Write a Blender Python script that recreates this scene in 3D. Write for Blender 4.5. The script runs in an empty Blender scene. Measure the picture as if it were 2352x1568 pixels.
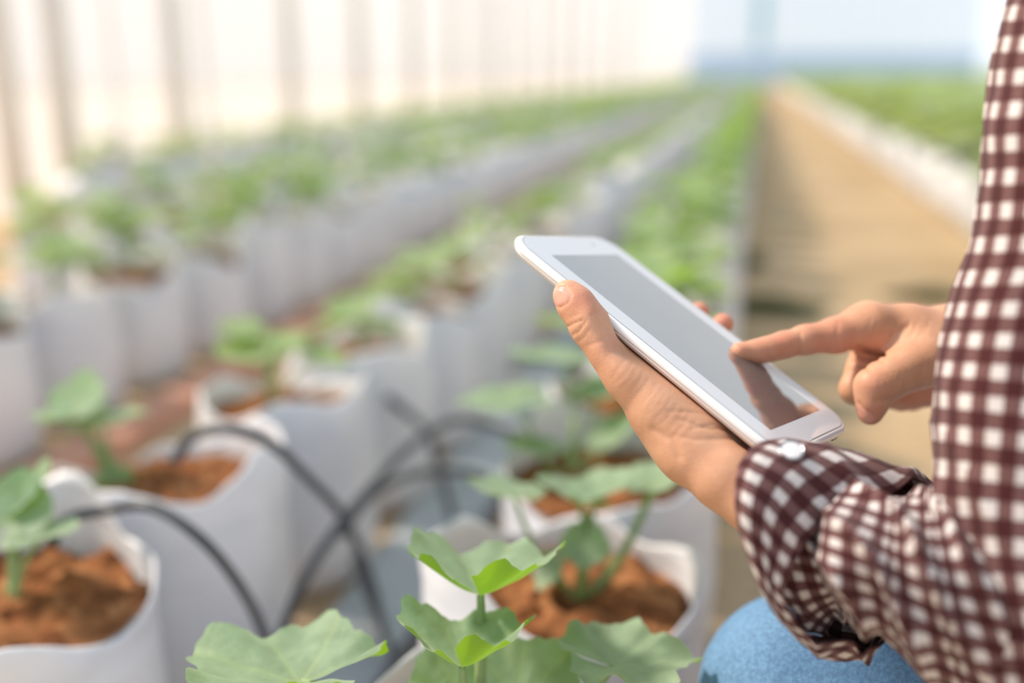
import bpy, bmesh, math, random
import numpy as np
from mathutils import Vector, Matrix, noise
import openvdb

S = bpy.context.scene
COL = S.collection
PI = math.pi
random.seed(4)
RNG = np.random.default_rng(4)

# ------------------------------------------------------------------ camera, sky, sun, exposure
FPX = 2287.0
CX, CY = 1176.0, 784.0
CAM_H = 0.62
PITCH = math.radians(15.145)
AX = np.array([0.97216613, 0.06121124, -0.22615527])      # world X in camera axes (right, down, forward)
AY = np.array([0.2342926, -0.25398795, 0.93840135])       # world Y (along the rows)
AZ = np.array([0.0, -0.96526851, -0.26125982])            # world Z
M3 = np.array([AX, AY, AZ])
CAMPOS = np.array([0.0, 0.0, CAM_H])

cam = bpy.data.cameras.new('camera')
cam.sensor_width = 36.0
cam.lens = 36.0 * FPX / 2352.0
cam.clip_start = 0.02
cam.clip_end = 300
cam.dof.use_dof = True
cam.dof.focus_distance = 0.515
cam.dof.aperture_fstop = 1.85
co = bpy.data.objects.new('camera', cam)
COL.objects.link(co)
r = M3 @ np.array([1, 0, 0]); u = M3 @ np.array([0, -1, 0]); b = M3 @ np.array([0, 0, -1])
mm = Matrix.Identity(4)
for i in range(3):
    mm[i][0], mm[i][1], mm[i][2], mm[i][3] = r[i], u[i], b[i], CAMPOS[i]
co.matrix_world = mm
S.camera = co

w = bpy.data.worlds.new('sky'); S.world = w; w.use_nodes = True
wn = w.node_tree.nodes; wl = w.node_tree.links
bg = wn['Background']
tc = wn.new('ShaderNodeTexCoord'); sx = wn.new('ShaderNodeSeparateXYZ')
wl.new(tc.outputs['Generated'], sx.inputs[0])
rp = wn.new('ShaderNodeValToRGB')
rp.color_ramp.elements[0].position = 0.12; rp.color_ramp.elements[0].color = (1.12, 1.09, 1.06, 1)
rp.color_ramp.elements[1].position = 0.52; rp.color_ramp.elements[1].color = (0.72, 0.86, 1.0, 1)
wl.new(sx.outputs['Z'], rp.inputs[0]); wl.new(rp.outputs[0], bg.inputs[0])
bg.inputs[1].default_value = 0.78

sun = bpy.data.lights.new('sun', 'SUN'); sun.energy = 6.3; sun.angle = math.radians(9); sun.color = (1.0, 0.89, 0.74)
so = bpy.data.objects.new('sun', sun); COL.objects.link(so)
so.rotation_euler = Vector((0.80, -0.12, -0.86)).to_track_quat('-Z', 'Y').to_euler()

S.view_settings.view_transform = 'Standard'
S.view_settings.look = 'None'
S.view_settings.exposure = 0.30
S.view_settings.gamma = 1.0
S.view_settings.use_curve_mapping = False


# ------------------------------------------------------------------ helpers
def U(px, py, d):
    """a point seen at (px, py) in the photograph, d metres in front of the camera, in world space"""
    return Vector((M3 @ np.array([(px - CX) / FPX * d, (py - CY) / FPX * d, d])) + CAMPOS)


def UC(px, py, d):
    return np.array([(px - CX) / FPX * d, (py - CY) / FPX * d, d])


def tag(o, label=None, cat=None, group=None, kind=None):
    if label: o['label'] = label
    if cat: o['category'] = cat
    if group: o['group'] = group
    if kind: o['kind'] = kind
    return o


def empty(name, loc=(0, 0, 0), rz=0.0):
    o = bpy.data.objects.new(name, None); COL.objects.link(o)
    o.location = loc; o.rotation_euler = (0, 0, rz); o.empty_display_size = 0.05
    return o


def mesh(name, V, F, mat, smooth=True, uv=None, midx=None):
    me = bpy.data.meshes.new(name)
    me.from_pydata([tuple(v) for v in V], [], [tuple(f) for f in F])
    for m in (mat if isinstance(mat, (list, tuple)) else [mat]):
        me.materials.append(m)
    if smooth:
        me.polygons.foreach_set('use_smooth', [True] * len(me.polygons))
    if midx is not None:
        me.polygons.foreach_set('material_index', midx)
    if uv is not None:
        l = me.uv_layers.new(name='UVMap')
        if isinstance(uv, dict):
            arr = np.array(uv['loops'], dtype=np.float32)
        else:
            vi = np.empty(len(me.loops), dtype=np.int32); me.loops.foreach_get('vertex_index', vi)
            arr = np.asarray(uv, dtype=np.float32)[vi]
        l.data.foreach_set('uv', arr.ravel())
    me.update()
    return me


def obj(name, me, parent=None, loc=None):
    o = bpy.data.objects.new(name, me); COL.objects.link(o)
    if parent is not None: o.parent = parent
    if loc is not None: o.location = loc
    return o


def flat(o):
    return o


class MB:
    def __init__(self): self.v = []; self.f = []; self.m = []
    def add(self, V, F, mi=0):
        b = len(self.v); self.v += [tuple(x) for x in V]
        self.f += [tuple(i + b for i in f) for f in F]; self.m += [mi] * len(F)
        return self
    def mesh(self, name, mats, smooth=True): return mesh(name, self.v, self.f, mats, smooth, midx=self.m)


def tube(pts, rad, n=8, cap=True):
    pts = [Vector(p) for p in pts]
    if not isinstance(rad, (list, tuple)): rad = [rad] * len(pts)
    V = []; F = []
    t = (pts[1] - pts[0]).normalized()
    nrm = t.orthogonal().normalized()
    for i, p in enumerate(pts):
        a = pts[max(i - 1, 0)]; c = pts[min(i + 1, len(pts) - 1)]
        t = (c - a).normalized()
        nrm = (nrm - t * nrm.dot(t)).normalized()
        bn = t.cross(nrm)
        for k in range(n):
            an = 2 * PI * k / n
            V.append(p + (nrm * math.cos(an) + bn * math.sin(an)) * rad[i])
    for i in range(len(pts) - 1):
        for k in range(n):
            k2 = (k + 1) % n
            F.append((i * n + k, i * n + k2, (i + 1) * n + k2, (i + 1) * n + k))
    if cap:
        F.append(tuple(range(n - 1, -1, -1))); F.append(tuple((len(pts) - 1) * n + k for k in range(n)))
    return V, F


def crom(P, n):
    """Catmull-Rom through P (rows of numbers), n samples per span"""
    P = np.asarray(P, dtype=float)
    Q = np.vstack([2 * P[0] - P[1], P, 2 * P[-1] - P[-2]])
    out = []
    for i in range(1, len(Q) - 2):
        for k in range(n):
            t = k / n
            a, b_, c, d = Q[i - 1], Q[i], Q[i + 1], Q[i + 2]
            out.append(0.5 * (2 * b_ + (c - a) * t + (2 * a - 5 * b_ + 4 * c - d) * t * t + (3 * b_ - a - 3 * c + d) * t ** 3))
    out.append(Q[-2])
    return np.array(out)


def box(x0, x1, y0, y1, z0, z1):
    V = [(x, y, z) for x in (x0, x1) for y in (y0, y1) for z in (z0, z1)]
    return V, [(0, 1, 3, 2), (4, 6, 7, 5), (0, 4, 5, 1), (2, 3, 7, 6), (0, 2, 6, 4), (1, 5, 7, 3)]


# ------------------------------------------------------------------ materials
def mat(name):
    m = bpy.data.materials.new(name); m.use_nodes = True
    nt = m.node_tree
    return m, nt, nt.nodes, nt.links, nt.nodes['Principled BSDF']


def N(nt, typ, **kw):
    n = nt.nodes.new(typ)
    for k, v in kw.items():
        if k in ('operation', 'blend_type', 'data_type', 'noise_dimensions', 'feature', 'layer_name', 'attribute_name'): setattr(n, k, v)
        else: n.inputs[k].default_value = v
    return n


def mix(nt, fac, a, b_):
    n = nt.nodes.new('ShaderNodeMix'); n.data_type = 'RGBA'
    for s, v in ((n.inputs[0], fac), (n.inputs[6], a), (n.inputs[7], b_)):
        if hasattr(v, 'links'): nt.links.new(v, s)
        elif isinstance(v, (int, float)): s.default_value = v
        else: s.default_value = (*v, 1) if len(v) == 3 else v
    return n.outputs[2]


def ramp(nt, fac, stops):
    n = nt.nodes.new('ShaderNodeValToRGB')
    e = n.color_ramp.elements
    while len(e) < len(stops): e.new(0.5)
    for i, (p, c) in enumerate(stops):
        e[i].position = p; e[i].color = (*c, 1) if not isinstance(c, (int, float)) else (c, c, c, 1)
    nt.links.new(fac, n.inputs[0])
    return n.outputs[0]


def mth(nt, op, a, b_=None, c=None, clamp=False):
    n = nt.nodes.new('ShaderNodeMath'); n.operation = op; n.use_clamp = clamp
    for i, v in enumerate((a, b_, c)):
        if v is None: continue
        if hasattr(v, 'links'): nt.links.new(v, n.inputs[i])
        else: n.inputs[i].default_value = v
    return n.outputs[0]


def simple(name, color, rough=0.5, var=0.0, scale=20, bump=0.0, bscale=200, spec=None, metallic=0.0, trans=0.0, tcolor=None, coord='Object'):
    m, nt, nd, lk, p = mat(name)
    p.inputs['Base Color'].default_value = (*color, 1); p.inputs['Roughness'].default_value = rough
    p.inputs['Metallic'].default_value = metallic
    if spec is not None: p.inputs['Specular IOR Level'].default_value = spec
    t = nd.new('ShaderNodeTexCoord')
    if var:
        n = N(nt, 'ShaderNodeTexNoise', Scale=scale, Detail=4.0); lk.new(t.outputs[coord], n.inputs['Vector'])
        c = ramp(nt, n.outputs['Fac'], [(0.3, tuple(x * (1 - var) for x in color)), (0.7, tuple(min(1, x * (1 + var)) for x in color))])
        lk.new(c, p.inputs['Base Color'])
    if bump:
        n = N(nt, 'ShaderNodeTexNoise', Scale=bscale, Detail=3.0); lk.new(t.outputs[coord], n.inputs['Vector'])
        bp = N(nt, 'ShaderNodeBump', Strength=bump, Distance=0.002); lk.new(n.outputs['Fac'], bp.inputs['Height']); lk.new(bp.outputs[0], p.inputs['Normal'])
    if trans:
        tb = nd.new('ShaderNodeBsdfTranslucent'); tb.inputs[0].default_value = (*(tcolor or color), 1)
        ms = nd.new('ShaderNodeMixShader'); ms.inputs[0].default_value = trans
        lk.new(p.outputs[0], ms.inputs[1]); lk.new(tb.outputs[0], ms.inputs[2]); lk.new(ms.outputs[0], nd['Material Output'].inputs[0])
    return m


# sandy ground
def ground_mat():
    m, nt, nd, lk, p = mat('sandy_soil')
    t = nd.new('ShaderNodeTexCoord')
    n1 = N(nt, 'ShaderNodeTexNoise', Scale=2.2, Detail=5.0, Roughness=0.6); lk.new(t.outputs['Object'], n1.inputs['Vector'])
    n2 = N(nt, 'ShaderNodeTexNoise', Scale=40.0, Detail=6.0); lk.new(t.outputs['Object'], n2.inputs['Vector'])
    c1 = ramp(nt, n1.outputs['Fac'], [(0.3, (0.40, 0.285, 0.165)), (0.5, (0.49, 0.36, 0.225)), (0.72, (0.54, 0.41, 0.275))])
    c2 = ramp(nt, n2.outputs['Fac'], [(0.35, (0.55, 0.50, 0.45)), (0.6, (1, 1, 1))])
    mm_ = nt.nodes.new('ShaderNodeMix'); mm_.data_type = 'RGBA'; mm_.blend_type = 'MULTIPLY'; mm_.inputs[0].default_value = 0.35
    lk.new(c1, mm_.inputs[6]); lk.new(c2, mm_.inputs[7]); lk.new(mm_.outputs[2], p.inputs['Base Color'])
    p.inputs['Roughness'].default_value = 0.95; p.inputs['Specular IOR Level'].default_value = 0.1
    bp = N(nt, 'ShaderNodeBump', Strength=0.5, Distance=0.01); lk.new(n2.outputs['Fac'], bp.inputs['Height']); lk.new(bp.outputs[0], p.inputs['Normal'])
    return m


def bag_mat():
    m, nt, nd, lk, p = mat('white_bag_plastic')
    t = nd.new('ShaderNodeTexCoord')
    n = N(nt, 'ShaderNodeTexNoise', Scale=9.0, Detail=5.0); lk.new(t.outputs['Object'], n.inputs['Vector'])
    c = ramp(nt, n.outputs['Fac'], [(0.3, (0.72, 0.745, 0.83)), (0.6, (0.84, 0.86, 0.91))])
    # faint horizontal weave-like creases and soil splashes near the rim
    lk.new(c, p.inputs['Base Color'])
    mp = nd.new('ShaderNodeMapping'); mp.inputs['Scale'].default_value = (6, 6, 70); lk.new(t.outputs['Object'], mp.inputs[0])
    n3 = N(nt, 'ShaderNodeTexNoise', Scale=1.0, Detail=3.0); lk.new(mp.outputs[0], n3.inputs['Vector'])
    bp = N(nt, 'ShaderNodeBump', Strength=0.45, Distance=0.006); lk.new(n3.outputs['Fac'], bp.inputs['Height']); lk.new(bp.outputs[0], p.inputs['Normal'])
    p.inputs['Roughness'].default_value = 0.42
    tb = nd.new('ShaderNodeBsdfTranslucent'); tb.inputs[0].default_value = (0.85, 0.83, 0.8, 1)
    ms = nd.new('ShaderNodeMixShader'); ms.inputs[0].default_value = 0.2
    lk.new(p.outputs[0], ms.inputs[1]); lk.new(tb.outputs[0], ms.inputs[2]); lk.new(ms.outputs[0], nd['Material Output'].inputs[0])
    return m


def soil_mat():
    m, nt, nd, lk, p = mat('coco_soil')
    t = nd.new('ShaderNodeTexCoord')
    n = N(nt, 'ShaderNodeTexVoronoi', Scale=60.0); lk.new(t.outputs['Object'], n.inputs['Vector'])
    n2 = N(nt, 'ShaderNodeTexNoise', Scale=30.0, Detail=6.0); lk.new(t.outputs['Object'], n2.inputs['Vector'])
    c1 = ramp(nt, n.outputs['Color'], [(0.2, (0.06, 0.02, 0.01)), (0.55, (0.22, 0.085, 0.035)), (0.9, (0.42, 0.20, 0.09))])
    c = mix(nt, mth(nt, 'MULTIPLY', n2.outputs['Fac'], 0.6), c1, (0.26, 0.105, 0.04))
    lk.new(c, p.inputs['Base Color'])
    p.inputs['Roughness'].default_value = 0.95; p.inputs['Specular IOR Level'].default_value = 0.1
    bp = N(nt, 'ShaderNodeBump', Strength=0.8, Distance=0.006); lk.new(n2.outputs['Fac'], bp.inputs['Height']); lk.new(bp.outputs[0], p.inputs['Normal'])
    return m


def leaf_mat(name='melon_leaf', top=(0.33, 0.46, 0.32), vein=(0.47, 0.61, 0.29), tr=(0.24, 0.46, 0.0), fac=0.45):
    """UV: x = angle/2pi, y = radius; an attribute 'vein' lightens the veins"""
    m, nt, nd, lk, p = mat(name)
    at = nd.new('ShaderNodeAttribute'); at.attribute_name = 'vein'
    t = nd.new('ShaderNodeTexCoord')
    n = N(nt, 'ShaderNodeTexNoise', Scale=60.0, Detail=4.0); lk.new(t.outputs['Object'], n.inputs['Vector'])
    c1 = ramp(nt, n.outputs['Fac'], [(0.3, tuple(x * 0.8 for x in top)), (0.7, tuple(x * 1.2 for x in top))])
    c = mix(nt, mth(nt, 'MULTIPLY', at.outputs['Fac'], 0.55, clamp=True), c1, vein)
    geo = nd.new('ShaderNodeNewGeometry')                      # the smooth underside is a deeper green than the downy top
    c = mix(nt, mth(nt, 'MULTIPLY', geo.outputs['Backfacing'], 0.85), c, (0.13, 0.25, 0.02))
    lk.new(c, p.inputs['Base Color'])
    p.inputs['Roughness'].default_value = 0.55
    p.inputs['Sheen Weight'].default_value = 0.35; p.inputs['Sheen Roughness'].default_value = 0.4
    n2 = N(nt, 'ShaderNodeTexNoise', Scale=180.0, Detail=3.0); lk.new(t.outputs['Object'], n2.inputs['Vector'])
    bp = N(nt, 'ShaderNodeBump', Strength=0.35, Distance=0.0015); lk.new(n2.outputs['Fac'], bp.inputs['Height']); lk.new(bp.outputs[0], p.inputs['Normal'])
    tb = nd.new('ShaderNodeBsdfTranslucent'); tb.inputs[0].default_value = (*tr, 1)
    ms = nd.new('ShaderNodeMixShader'); ms.inputs[0].default_value = fac
    lk.new(p.outputs[0], ms.inputs[1]); lk.new(tb.outputs[0], ms.inputs[2]); lk.new(ms.outputs[0], nd['Material Output'].inputs[0])
    return m


def plaid_mat():
    m, nt, nd, lk, p = mat('gingham_flannel')
    uv = nd.new('ShaderNodeUVMap'); uv.uv_map = 'UVMap'
    # slight wobble of the threads
    nz = N(nt, 'ShaderNodeTexNoise', Scale=1.3, Detail=2.0); lk.new(uv.outputs[0], nz.inputs['Vector'])
    s = nd.new('ShaderNodeSeparateXYZ'); lk.new(uv.outputs[0], s.inputs[0])
    fz = N(nt, 'ShaderNodeTexNoise', Scale=9.0, Detail=4.0, Roughness=0.7); lk.new(uv.outputs[0], fz.inputs['Vector'])
    def stripe(x):
        x = mth(nt, 'ADD', x, mth(nt, 'MULTIPLY', mth(nt, 'SUBTRACT', fz.outputs['Fac'], 0.5), 0.12))
        fr = mth(nt, 'FRACT', x)
        d = mth(nt, 'ABSOLUTE', mth(nt, 'SUBTRACT', fr, 0.5))       # 0 centre .. .5
        k = nt.nodes.new('ShaderNodeMapRange'); k.interpolation_type = 'SMOOTHSTEP'
        k.inputs[1].default_value = 0.205; k.inputs[2].default_value = 0.265; k.inputs[3].default_value = 1.0; k.inputs[4].default_value = 0.0
        lk.new(d, k.inputs[0])
        return k.outputs[0]
    a, b2 = stripe(s.outputs[0]), stripe(s.outputs[1])
    both = mth(nt, 'MULTIPLY', a, b2); any_ = mth(nt, 'MAXIMUM', a, b2)
    # fine weave of dark and light yarn in the half-tone squares
    wv = nd.new('ShaderNodeTexWave'); wv.inputs['Scale'].default_value = 7.0; wv.inputs['Distortion'].default_value = 1.0; lk.new(uv.outputs[0], wv.inputs['Vector'])
    half = mix(nt, wv.outputs['Fac'], (0.10, 0.043, 0.043), (0.22, 0.115, 0.11))
    dark = mix(nt, fz.outputs['Fac'], (0.035, 0.008, 0.009), (0.095, 0.024, 0.026))
    white = mix(nt, fz.outputs['Fac'], (0.62, 0.57, 0.555), (0.74, 0.69, 0.675))
    c = mix(nt, both, mix(nt, any_, dark, half), white)
    lk.new(c, p.inputs['Base Color'])
    p.inputs['Roughness'].default_value = 0.9; p.inputs['Specular IOR Level'].default_value = 0.15
    p.inputs['Sheen Weight'].default_value = 0.12; p.inputs['Sheen Roughness'].default_value = 0.5
    bp = N(nt, 'ShaderNodeBump', Strength=0.5, Distance=0.0012)
    n2 = N(nt, 'ShaderNodeTexNoise', Scale=14.0, Detail=5.0); lk.new(uv.outputs[0], n2.inputs['Vector'])
    lk.new(n2.outputs['Fac'], bp.inputs['Height']); lk.new(bp.outputs[0], p.inputs['Normal'])
    return m


def denim_mat():
    m, nt, nd, lk, p = mat('blue_denim')
    t = nd.new('ShaderNodeTexCoord')
    n = N(nt, 'ShaderNodeTexNoise', Scale=12.0, Detail=3.0); lk.new(t.outputs['Object'], n.inputs['Vector'])
    n2 = N(nt, 'ShaderNodeTexNoise', Scale=420.0, Detail=4.0, Roughness=0.7); lk.new(t.outputs['Object'], n2.inputs['Vector'])
    c = ramp(nt, n.outputs['Fac'], [(0.3, (0.085, 0.19, 0.36)), (0.7, (0.15, 0.29, 0.48))])
    c2 = ramp(nt, n2.outputs['Fac'], [(0.4, (0.7, 0.7, 0.7)), (0.68, (1.45, 1.42, 1.35))])
    mm_ = nt.nodes.new('ShaderNodeMix'); mm_.data_type = 'RGBA'; mm_.blend_type = 'MULTIPLY'; mm_.inputs[0].default_value = 0.7
    lk.new(c, mm_.inputs[6]); lk.new(c2, mm_.inputs[7]); lk.new(mm_.outputs[2], p.inputs['Base Color'])
    p.inputs['Roughness'].default_value = 0.85; p.inputs['Specular IOR Level'].default_value = 0.2
    bp = N(nt, 'ShaderNodeBump', Strength=0.5, Distance=0.001); lk.new(n2.outputs['Fac'], bp.inputs['Height']); lk.new(bp.outputs[0], p.inputs['Normal'])
    return m


def skin_mat():
    m, nt, nd, lk, p = mat('skin')
    t = nd.new('ShaderNodeTexCoord')
    at = nd.new('ShaderNodeAttribute'); at.attribute_name = 'flush'
    n = N(nt, 'ShaderNodeTexNoise', Scale=45.0, Detail=5.0, Roughness=0.6); lk.new(t.outputs['Object'], n.inputs['Vector'])
    c = ramp(nt, n.outputs['Fac'], [(0.3, (0.58, 0.295, 0.175)), (0.7, (0.70, 0.395, 0.25))])
    c = mix(nt, at.outputs['Fac'], c, (0.66, 0.22, 0.155))
    lk.new(c, p.inputs['Base Color'])
    p.inputs['Roughness'].default_value = 0.48; p.inputs['Specular IOR Level'].default_value = 0.35
    p.inputs['Subsurface Weight'].default_value = 0.22
    p.inputs['Subsurface Radius'].default_value = (1.0, 0.35, 0.18); p.inputs['Subsurface Scale'].default_value = 0.004
    v = N(nt, 'ShaderNodeTexVoronoi', Scale=900.0); lk.new(t.outputs['Object'], v.inputs['Vector'])
    n3 = N(nt, 'ShaderNodeTexNoise', Scale=350.0, Detail=4.0); lk.new(t.outputs['Object'], n3.inputs['Vector'])
    h = mth(nt, 'ADD', mth(nt, 'MULTIPLY', v.outputs['Distance'], 0.6), n3.outputs['Fac'])
    bp = N(nt, 'ShaderNodeBump', Strength=0.22, Distance=0.0006); lk.new(h, bp.inputs['Height']); lk.new(bp.outputs[0], p.inputs['Normal'])
    return m


M = {}
M['ground'] = ground_mat()
M['bag'] = bag_mat()
M['soil'] = soil_mat()
M['leaf'] = leaf_mat()
M['leaf_far'] = leaf_mat('young_leaf', top=(0.32, 0.43, 0.22), tr=(0.36, 0.60, 0.0), fac=0.45)
M['leaf_bush'] = leaf_mat('bushy_leaf_hazed', top=(0.31, 0.39, 0.23), tr=(0.40, 0.52, 0.08), fac=0.38)  # paler, less saturated green: haze over the right rows put into the colour
M['stem'] = simple('green_stem', (0.33, 0.46, 0.17), 0.5, var=0.15, scale=40, trans=0.2, tcolor=(0.5, 0.7, 0.15))
M['plaid'] = plaid_mat()
M['denim'] = denim_mat()
M['skin'] = skin_mat()
M['nail'] = simple('finger_nail', (0.74, 0.36, 0.27), 0.22, var=0.05, scale=60)
M['steel'] = simple('pale_painted_steel', (0.84, 0.83, 0.82), 0.5, var=0.06, scale=8)
M['white_string'] = simple('white_twine', (0.88, 0.87, 0.85), 0.8, var=0.03, scale=50)
M['hose'] = simple('black_rubber_tube', (0.055, 0.06, 0.07), 0.38, var=0.2, scale=30)
M['sheet'] = simple('grey_ground_sheet', (0.40, 0.43, 0.45), 0.6, var=0.2, scale=6, bump=0.3, bscale=30)
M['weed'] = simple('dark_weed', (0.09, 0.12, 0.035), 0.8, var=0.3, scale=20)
M['white_body'] = simple('white_plastic_shell', (0.84, 0.80, 0.78), 0.3, var=0.01, scale=10)
M['white_rim'] = simple('pearl_rim', (0.86, 0.86, 0.87), 0.18, var=0.01, scale=10)
M['bezel'] = simple('white_glass_bezel', (0.64, 0.67, 0.72), 0.06, var=0.01, scale=10)
M['seam'] = simple('grey_seam', (0.25, 0.27, 0.28), 0.4, var=0.05, scale=30)
M['dark'] = simple('dark_plastic', (0.03, 0.03, 0.03), 0.4, var=0.05, scale=30)
M['silver'] = simple('silver_ring', (0.42, 0.43, 0.45), 0.3, var=0.02, scale=30, metallic=1.0)
M['pearl'] = simple('pearl_button', (0.72, 0.70, 0.72), 0.35, var=0.02, scale=60)
M['hair'] = simple('dark_hair', (0.02, 0.014, 0.01), 0.5, var=0.3, scale=80)
M['panel_blue'] = simple('blue_panel', (0.42, 0.66, 0.80), 0.6, var=0.05, scale=2)


def screen_mat():
    m, nt, nd, lk, p = mat('dark_glossy_screen')
    t = nd.new('ShaderNodeTexCoord')
    n = N(nt, 'ShaderNodeTexNoise', Scale=18.0, Detail=3.0); lk.new(t.outputs['Object'], n.inputs['Vector'])
    c = ramp(nt, n.outputs['Fac'], [(0.35, (0.075, 0.092, 0.102)), (0.7, (0.095, 0.112, 0.122))])
    lk.new(c, p.inputs['Base Color'])
    p.inputs['Roughness'].default_value = 0.025
    p.inputs['IOR'].default_value = 2.8
    p.inputs['Coat Weight'].default_value = 1.0; p.inputs['Coat Roughness'].default_value = 0.02; p.inputs['Coat IOR'].default_value = 1.6
    return m


M['screen'] = screen_mat()

def film(name, color, clear=0.5):
    m = simple(name, color, 0.6, var=0.03, scale=1.2, trans=0.5, tcolor=tuple(min(1, c * 1.04) for c in color))
    nt = m.node_tree; out = nt.nodes['Material Output']; src = out.inputs[0].links[0].from_socket
    t = nt.nodes.new('ShaderNodeBsdfTransparent'); t.inputs[0].default_value = (*[min(1, c * 1.06) for c in color], 1)
    ms = nt.nodes.new('ShaderNodeMixShader'); ms.inputs[0].default_value = clear
    nt.links.new(src, ms.inputs[1]); nt.links.new(t.outputs[0], ms.inputs[2]); nt.links.new(ms.outputs[0], out.inputs[0])
    return m


M['film'] = film('greenhouse_film', (0.90, 0.88, 0.87), 0.84)
M['film_low'] = film('cream_skirt_film', (0.92, 0.88, 0.84), 0.78)
M['film_blue'] = film('blue_gable_film', (0.86, 0.90, 0.94), 0.6)
M['film_haze'] = film('gable_haze_film', (0.70, 0.79, 0.88), 0.4)  # bluish haze at the far end, put into a film colour

# ------------------------------------------------------------------ setting: ground, film walls
WX = -3.15
YF = 46.0
floor_me = mesh('floor', [(WX - .3, -2, 0), (9, -2, 0), (9, YF + 1, 0), (WX - .3, YF + 1, 0)], [(0, 1, 2, 3)], M['ground'], False)
tag(obj('floor', floor_me), 'bare sandy ground of the greenhouse', 'floor', kind='structure')


def sheet_wall(name, a, b_, z0, z1, m, th=0.004):
    a = Vector(a); b_ = Vector(b_); d = b_ - a; L = d.length; n = int(max(8, L / 0.25)); nz = 6
    nr = Vector((-d.y, d.x)).normalized()
    V = []; F = []
    for i in range(n + 1):
        for j in range(nz + 1):
            z = z0 + (z1 - z0) * j / nz
            s = 0.012 * math.sin(i * 1.7) + 0.01 * noise.noise(Vector((i * .4, z, 3)))
            p = a + d * (i / n) + nr * s
            V.append((p.x, p.y, z))
    W = nz + 1
    for i in range(n):
        for j in range(nz):
            F.append((i * W + j, (i + 1) * W + j, (i + 1) * W + j + 1, i * W + j + 1))
    o = obj(name, mesh(name, V, F, m))
    sd = o.modifiers.new('thick', 'SOLIDIFY'); sd.thickness = th
    return o


tag(sheet_wall('wall_left', (WX, -2), (WX, YF), 0.55, 4.6, M['film']), 'translucent white film wall along the left', 'wall', kind='structure')
tag(sheet_wall('trim_1', (WX + .03, -2), (WX + .03, YF), 0.0, 0.57, M['film_low']), 'cream lower skirt of the left film wall', 'trim', kind='structure')
tag(sheet_wall('wall_back', (WX, YF), (9, YF), 0.0, 5.0, M['film_blue']), 'pale blue film wall at the far end', 'wall', kind='structure')
tag(sheet_wall('trim_2', (WX, YF - .05), (9, YF - .05), 0.0, 1.4, M['film_haze']), 'strip coloured as bluish haze low on the far end wall', 'trim', kind='structure')  # added strip that paints the haze along the foot of the end wall
tag(sheet_wall('wall_right', (8.6, 2), (8.6, YF), 0.0, 4.6, M['film_blue']), 'pale blue film wall along the right', 'wall', kind='structure')
V, F = box(-0.35, 0.15, YF - .12, YF - .04, 1.6, 5.0)
tag(obj('blue_panel', mesh('blue_panel', V, F, M['panel_blue'], False)), 'small bright blue panel on the far end wall', 'panel')

# greenhouse posts along the left wall
ORD = ['first', 'second', 'third', 'fourth', 'fifth', 'sixth', 'seventh', 'eighth', 'ninth', 'tenth', 'eleventh', 'twelfth']


def cyl_me(name, r0, h, m, n=16):
    return mesh(name, *tube([(0, 0, 0), (0, 0, h * .5), (0, 0, h)], r0, n), m)


post_me = cyl_me('post', 0.052, 4.5, M['steel'])
foot_me = cyl_me('post_foot', 0.075, 0.06, M['steel'])
def film_posts():
    pys = [3.62, 3.97, 4.9, 6.28, 7.48, 8.76, 9.97, 11.15, 12.62, 14.21, 15.85, 17.45, 20, 23]
    for i, y in enumerate(pys):
        o = empty('steel_post', (WX + 0.13, y, 0))
        if i < 8:
            tag(o, f'pale grey steel post standing against the white film wall, {ORD[i]} counted from the left edge', 'post', 'posts along the film wall')
        else:
            tag(o, 'far pale steel post against the film wall, thin and closely spaced with its neighbours', 'post', 'posts along the film wall')
        obj('pole', post_me, o); obj('foot_plate', foot_me, o)
film_posts()
# white support strings that hang down into the rows
def strings():
    spots = [(500, 470, 3.3), (300, 480, 3.9), (1140, 310, 5.9), (1450, 280, 8.2)]
    lab = ['white string hanging down to the plants, second from the left edge', 'short white string hanging at the far left above the plants',
           'white string hanging in front of the film wall near the middle', 'white string hanging down near the far end of the rows']
    for (px, py, d), lb in zip(spots, lab):
        p = U(px, py, d)
        V, F = tube([(0, 0, 0), (-.01, 0, 0.4), (-.02, .005, 1.2), (-.05, .01, 2.6)], 0.013, 8)
        o = obj('support_string', mesh('support_string', V, F, M['white_string']), None, p)
        tag(o, lb, 'string', 'support strings')
strings()


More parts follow.
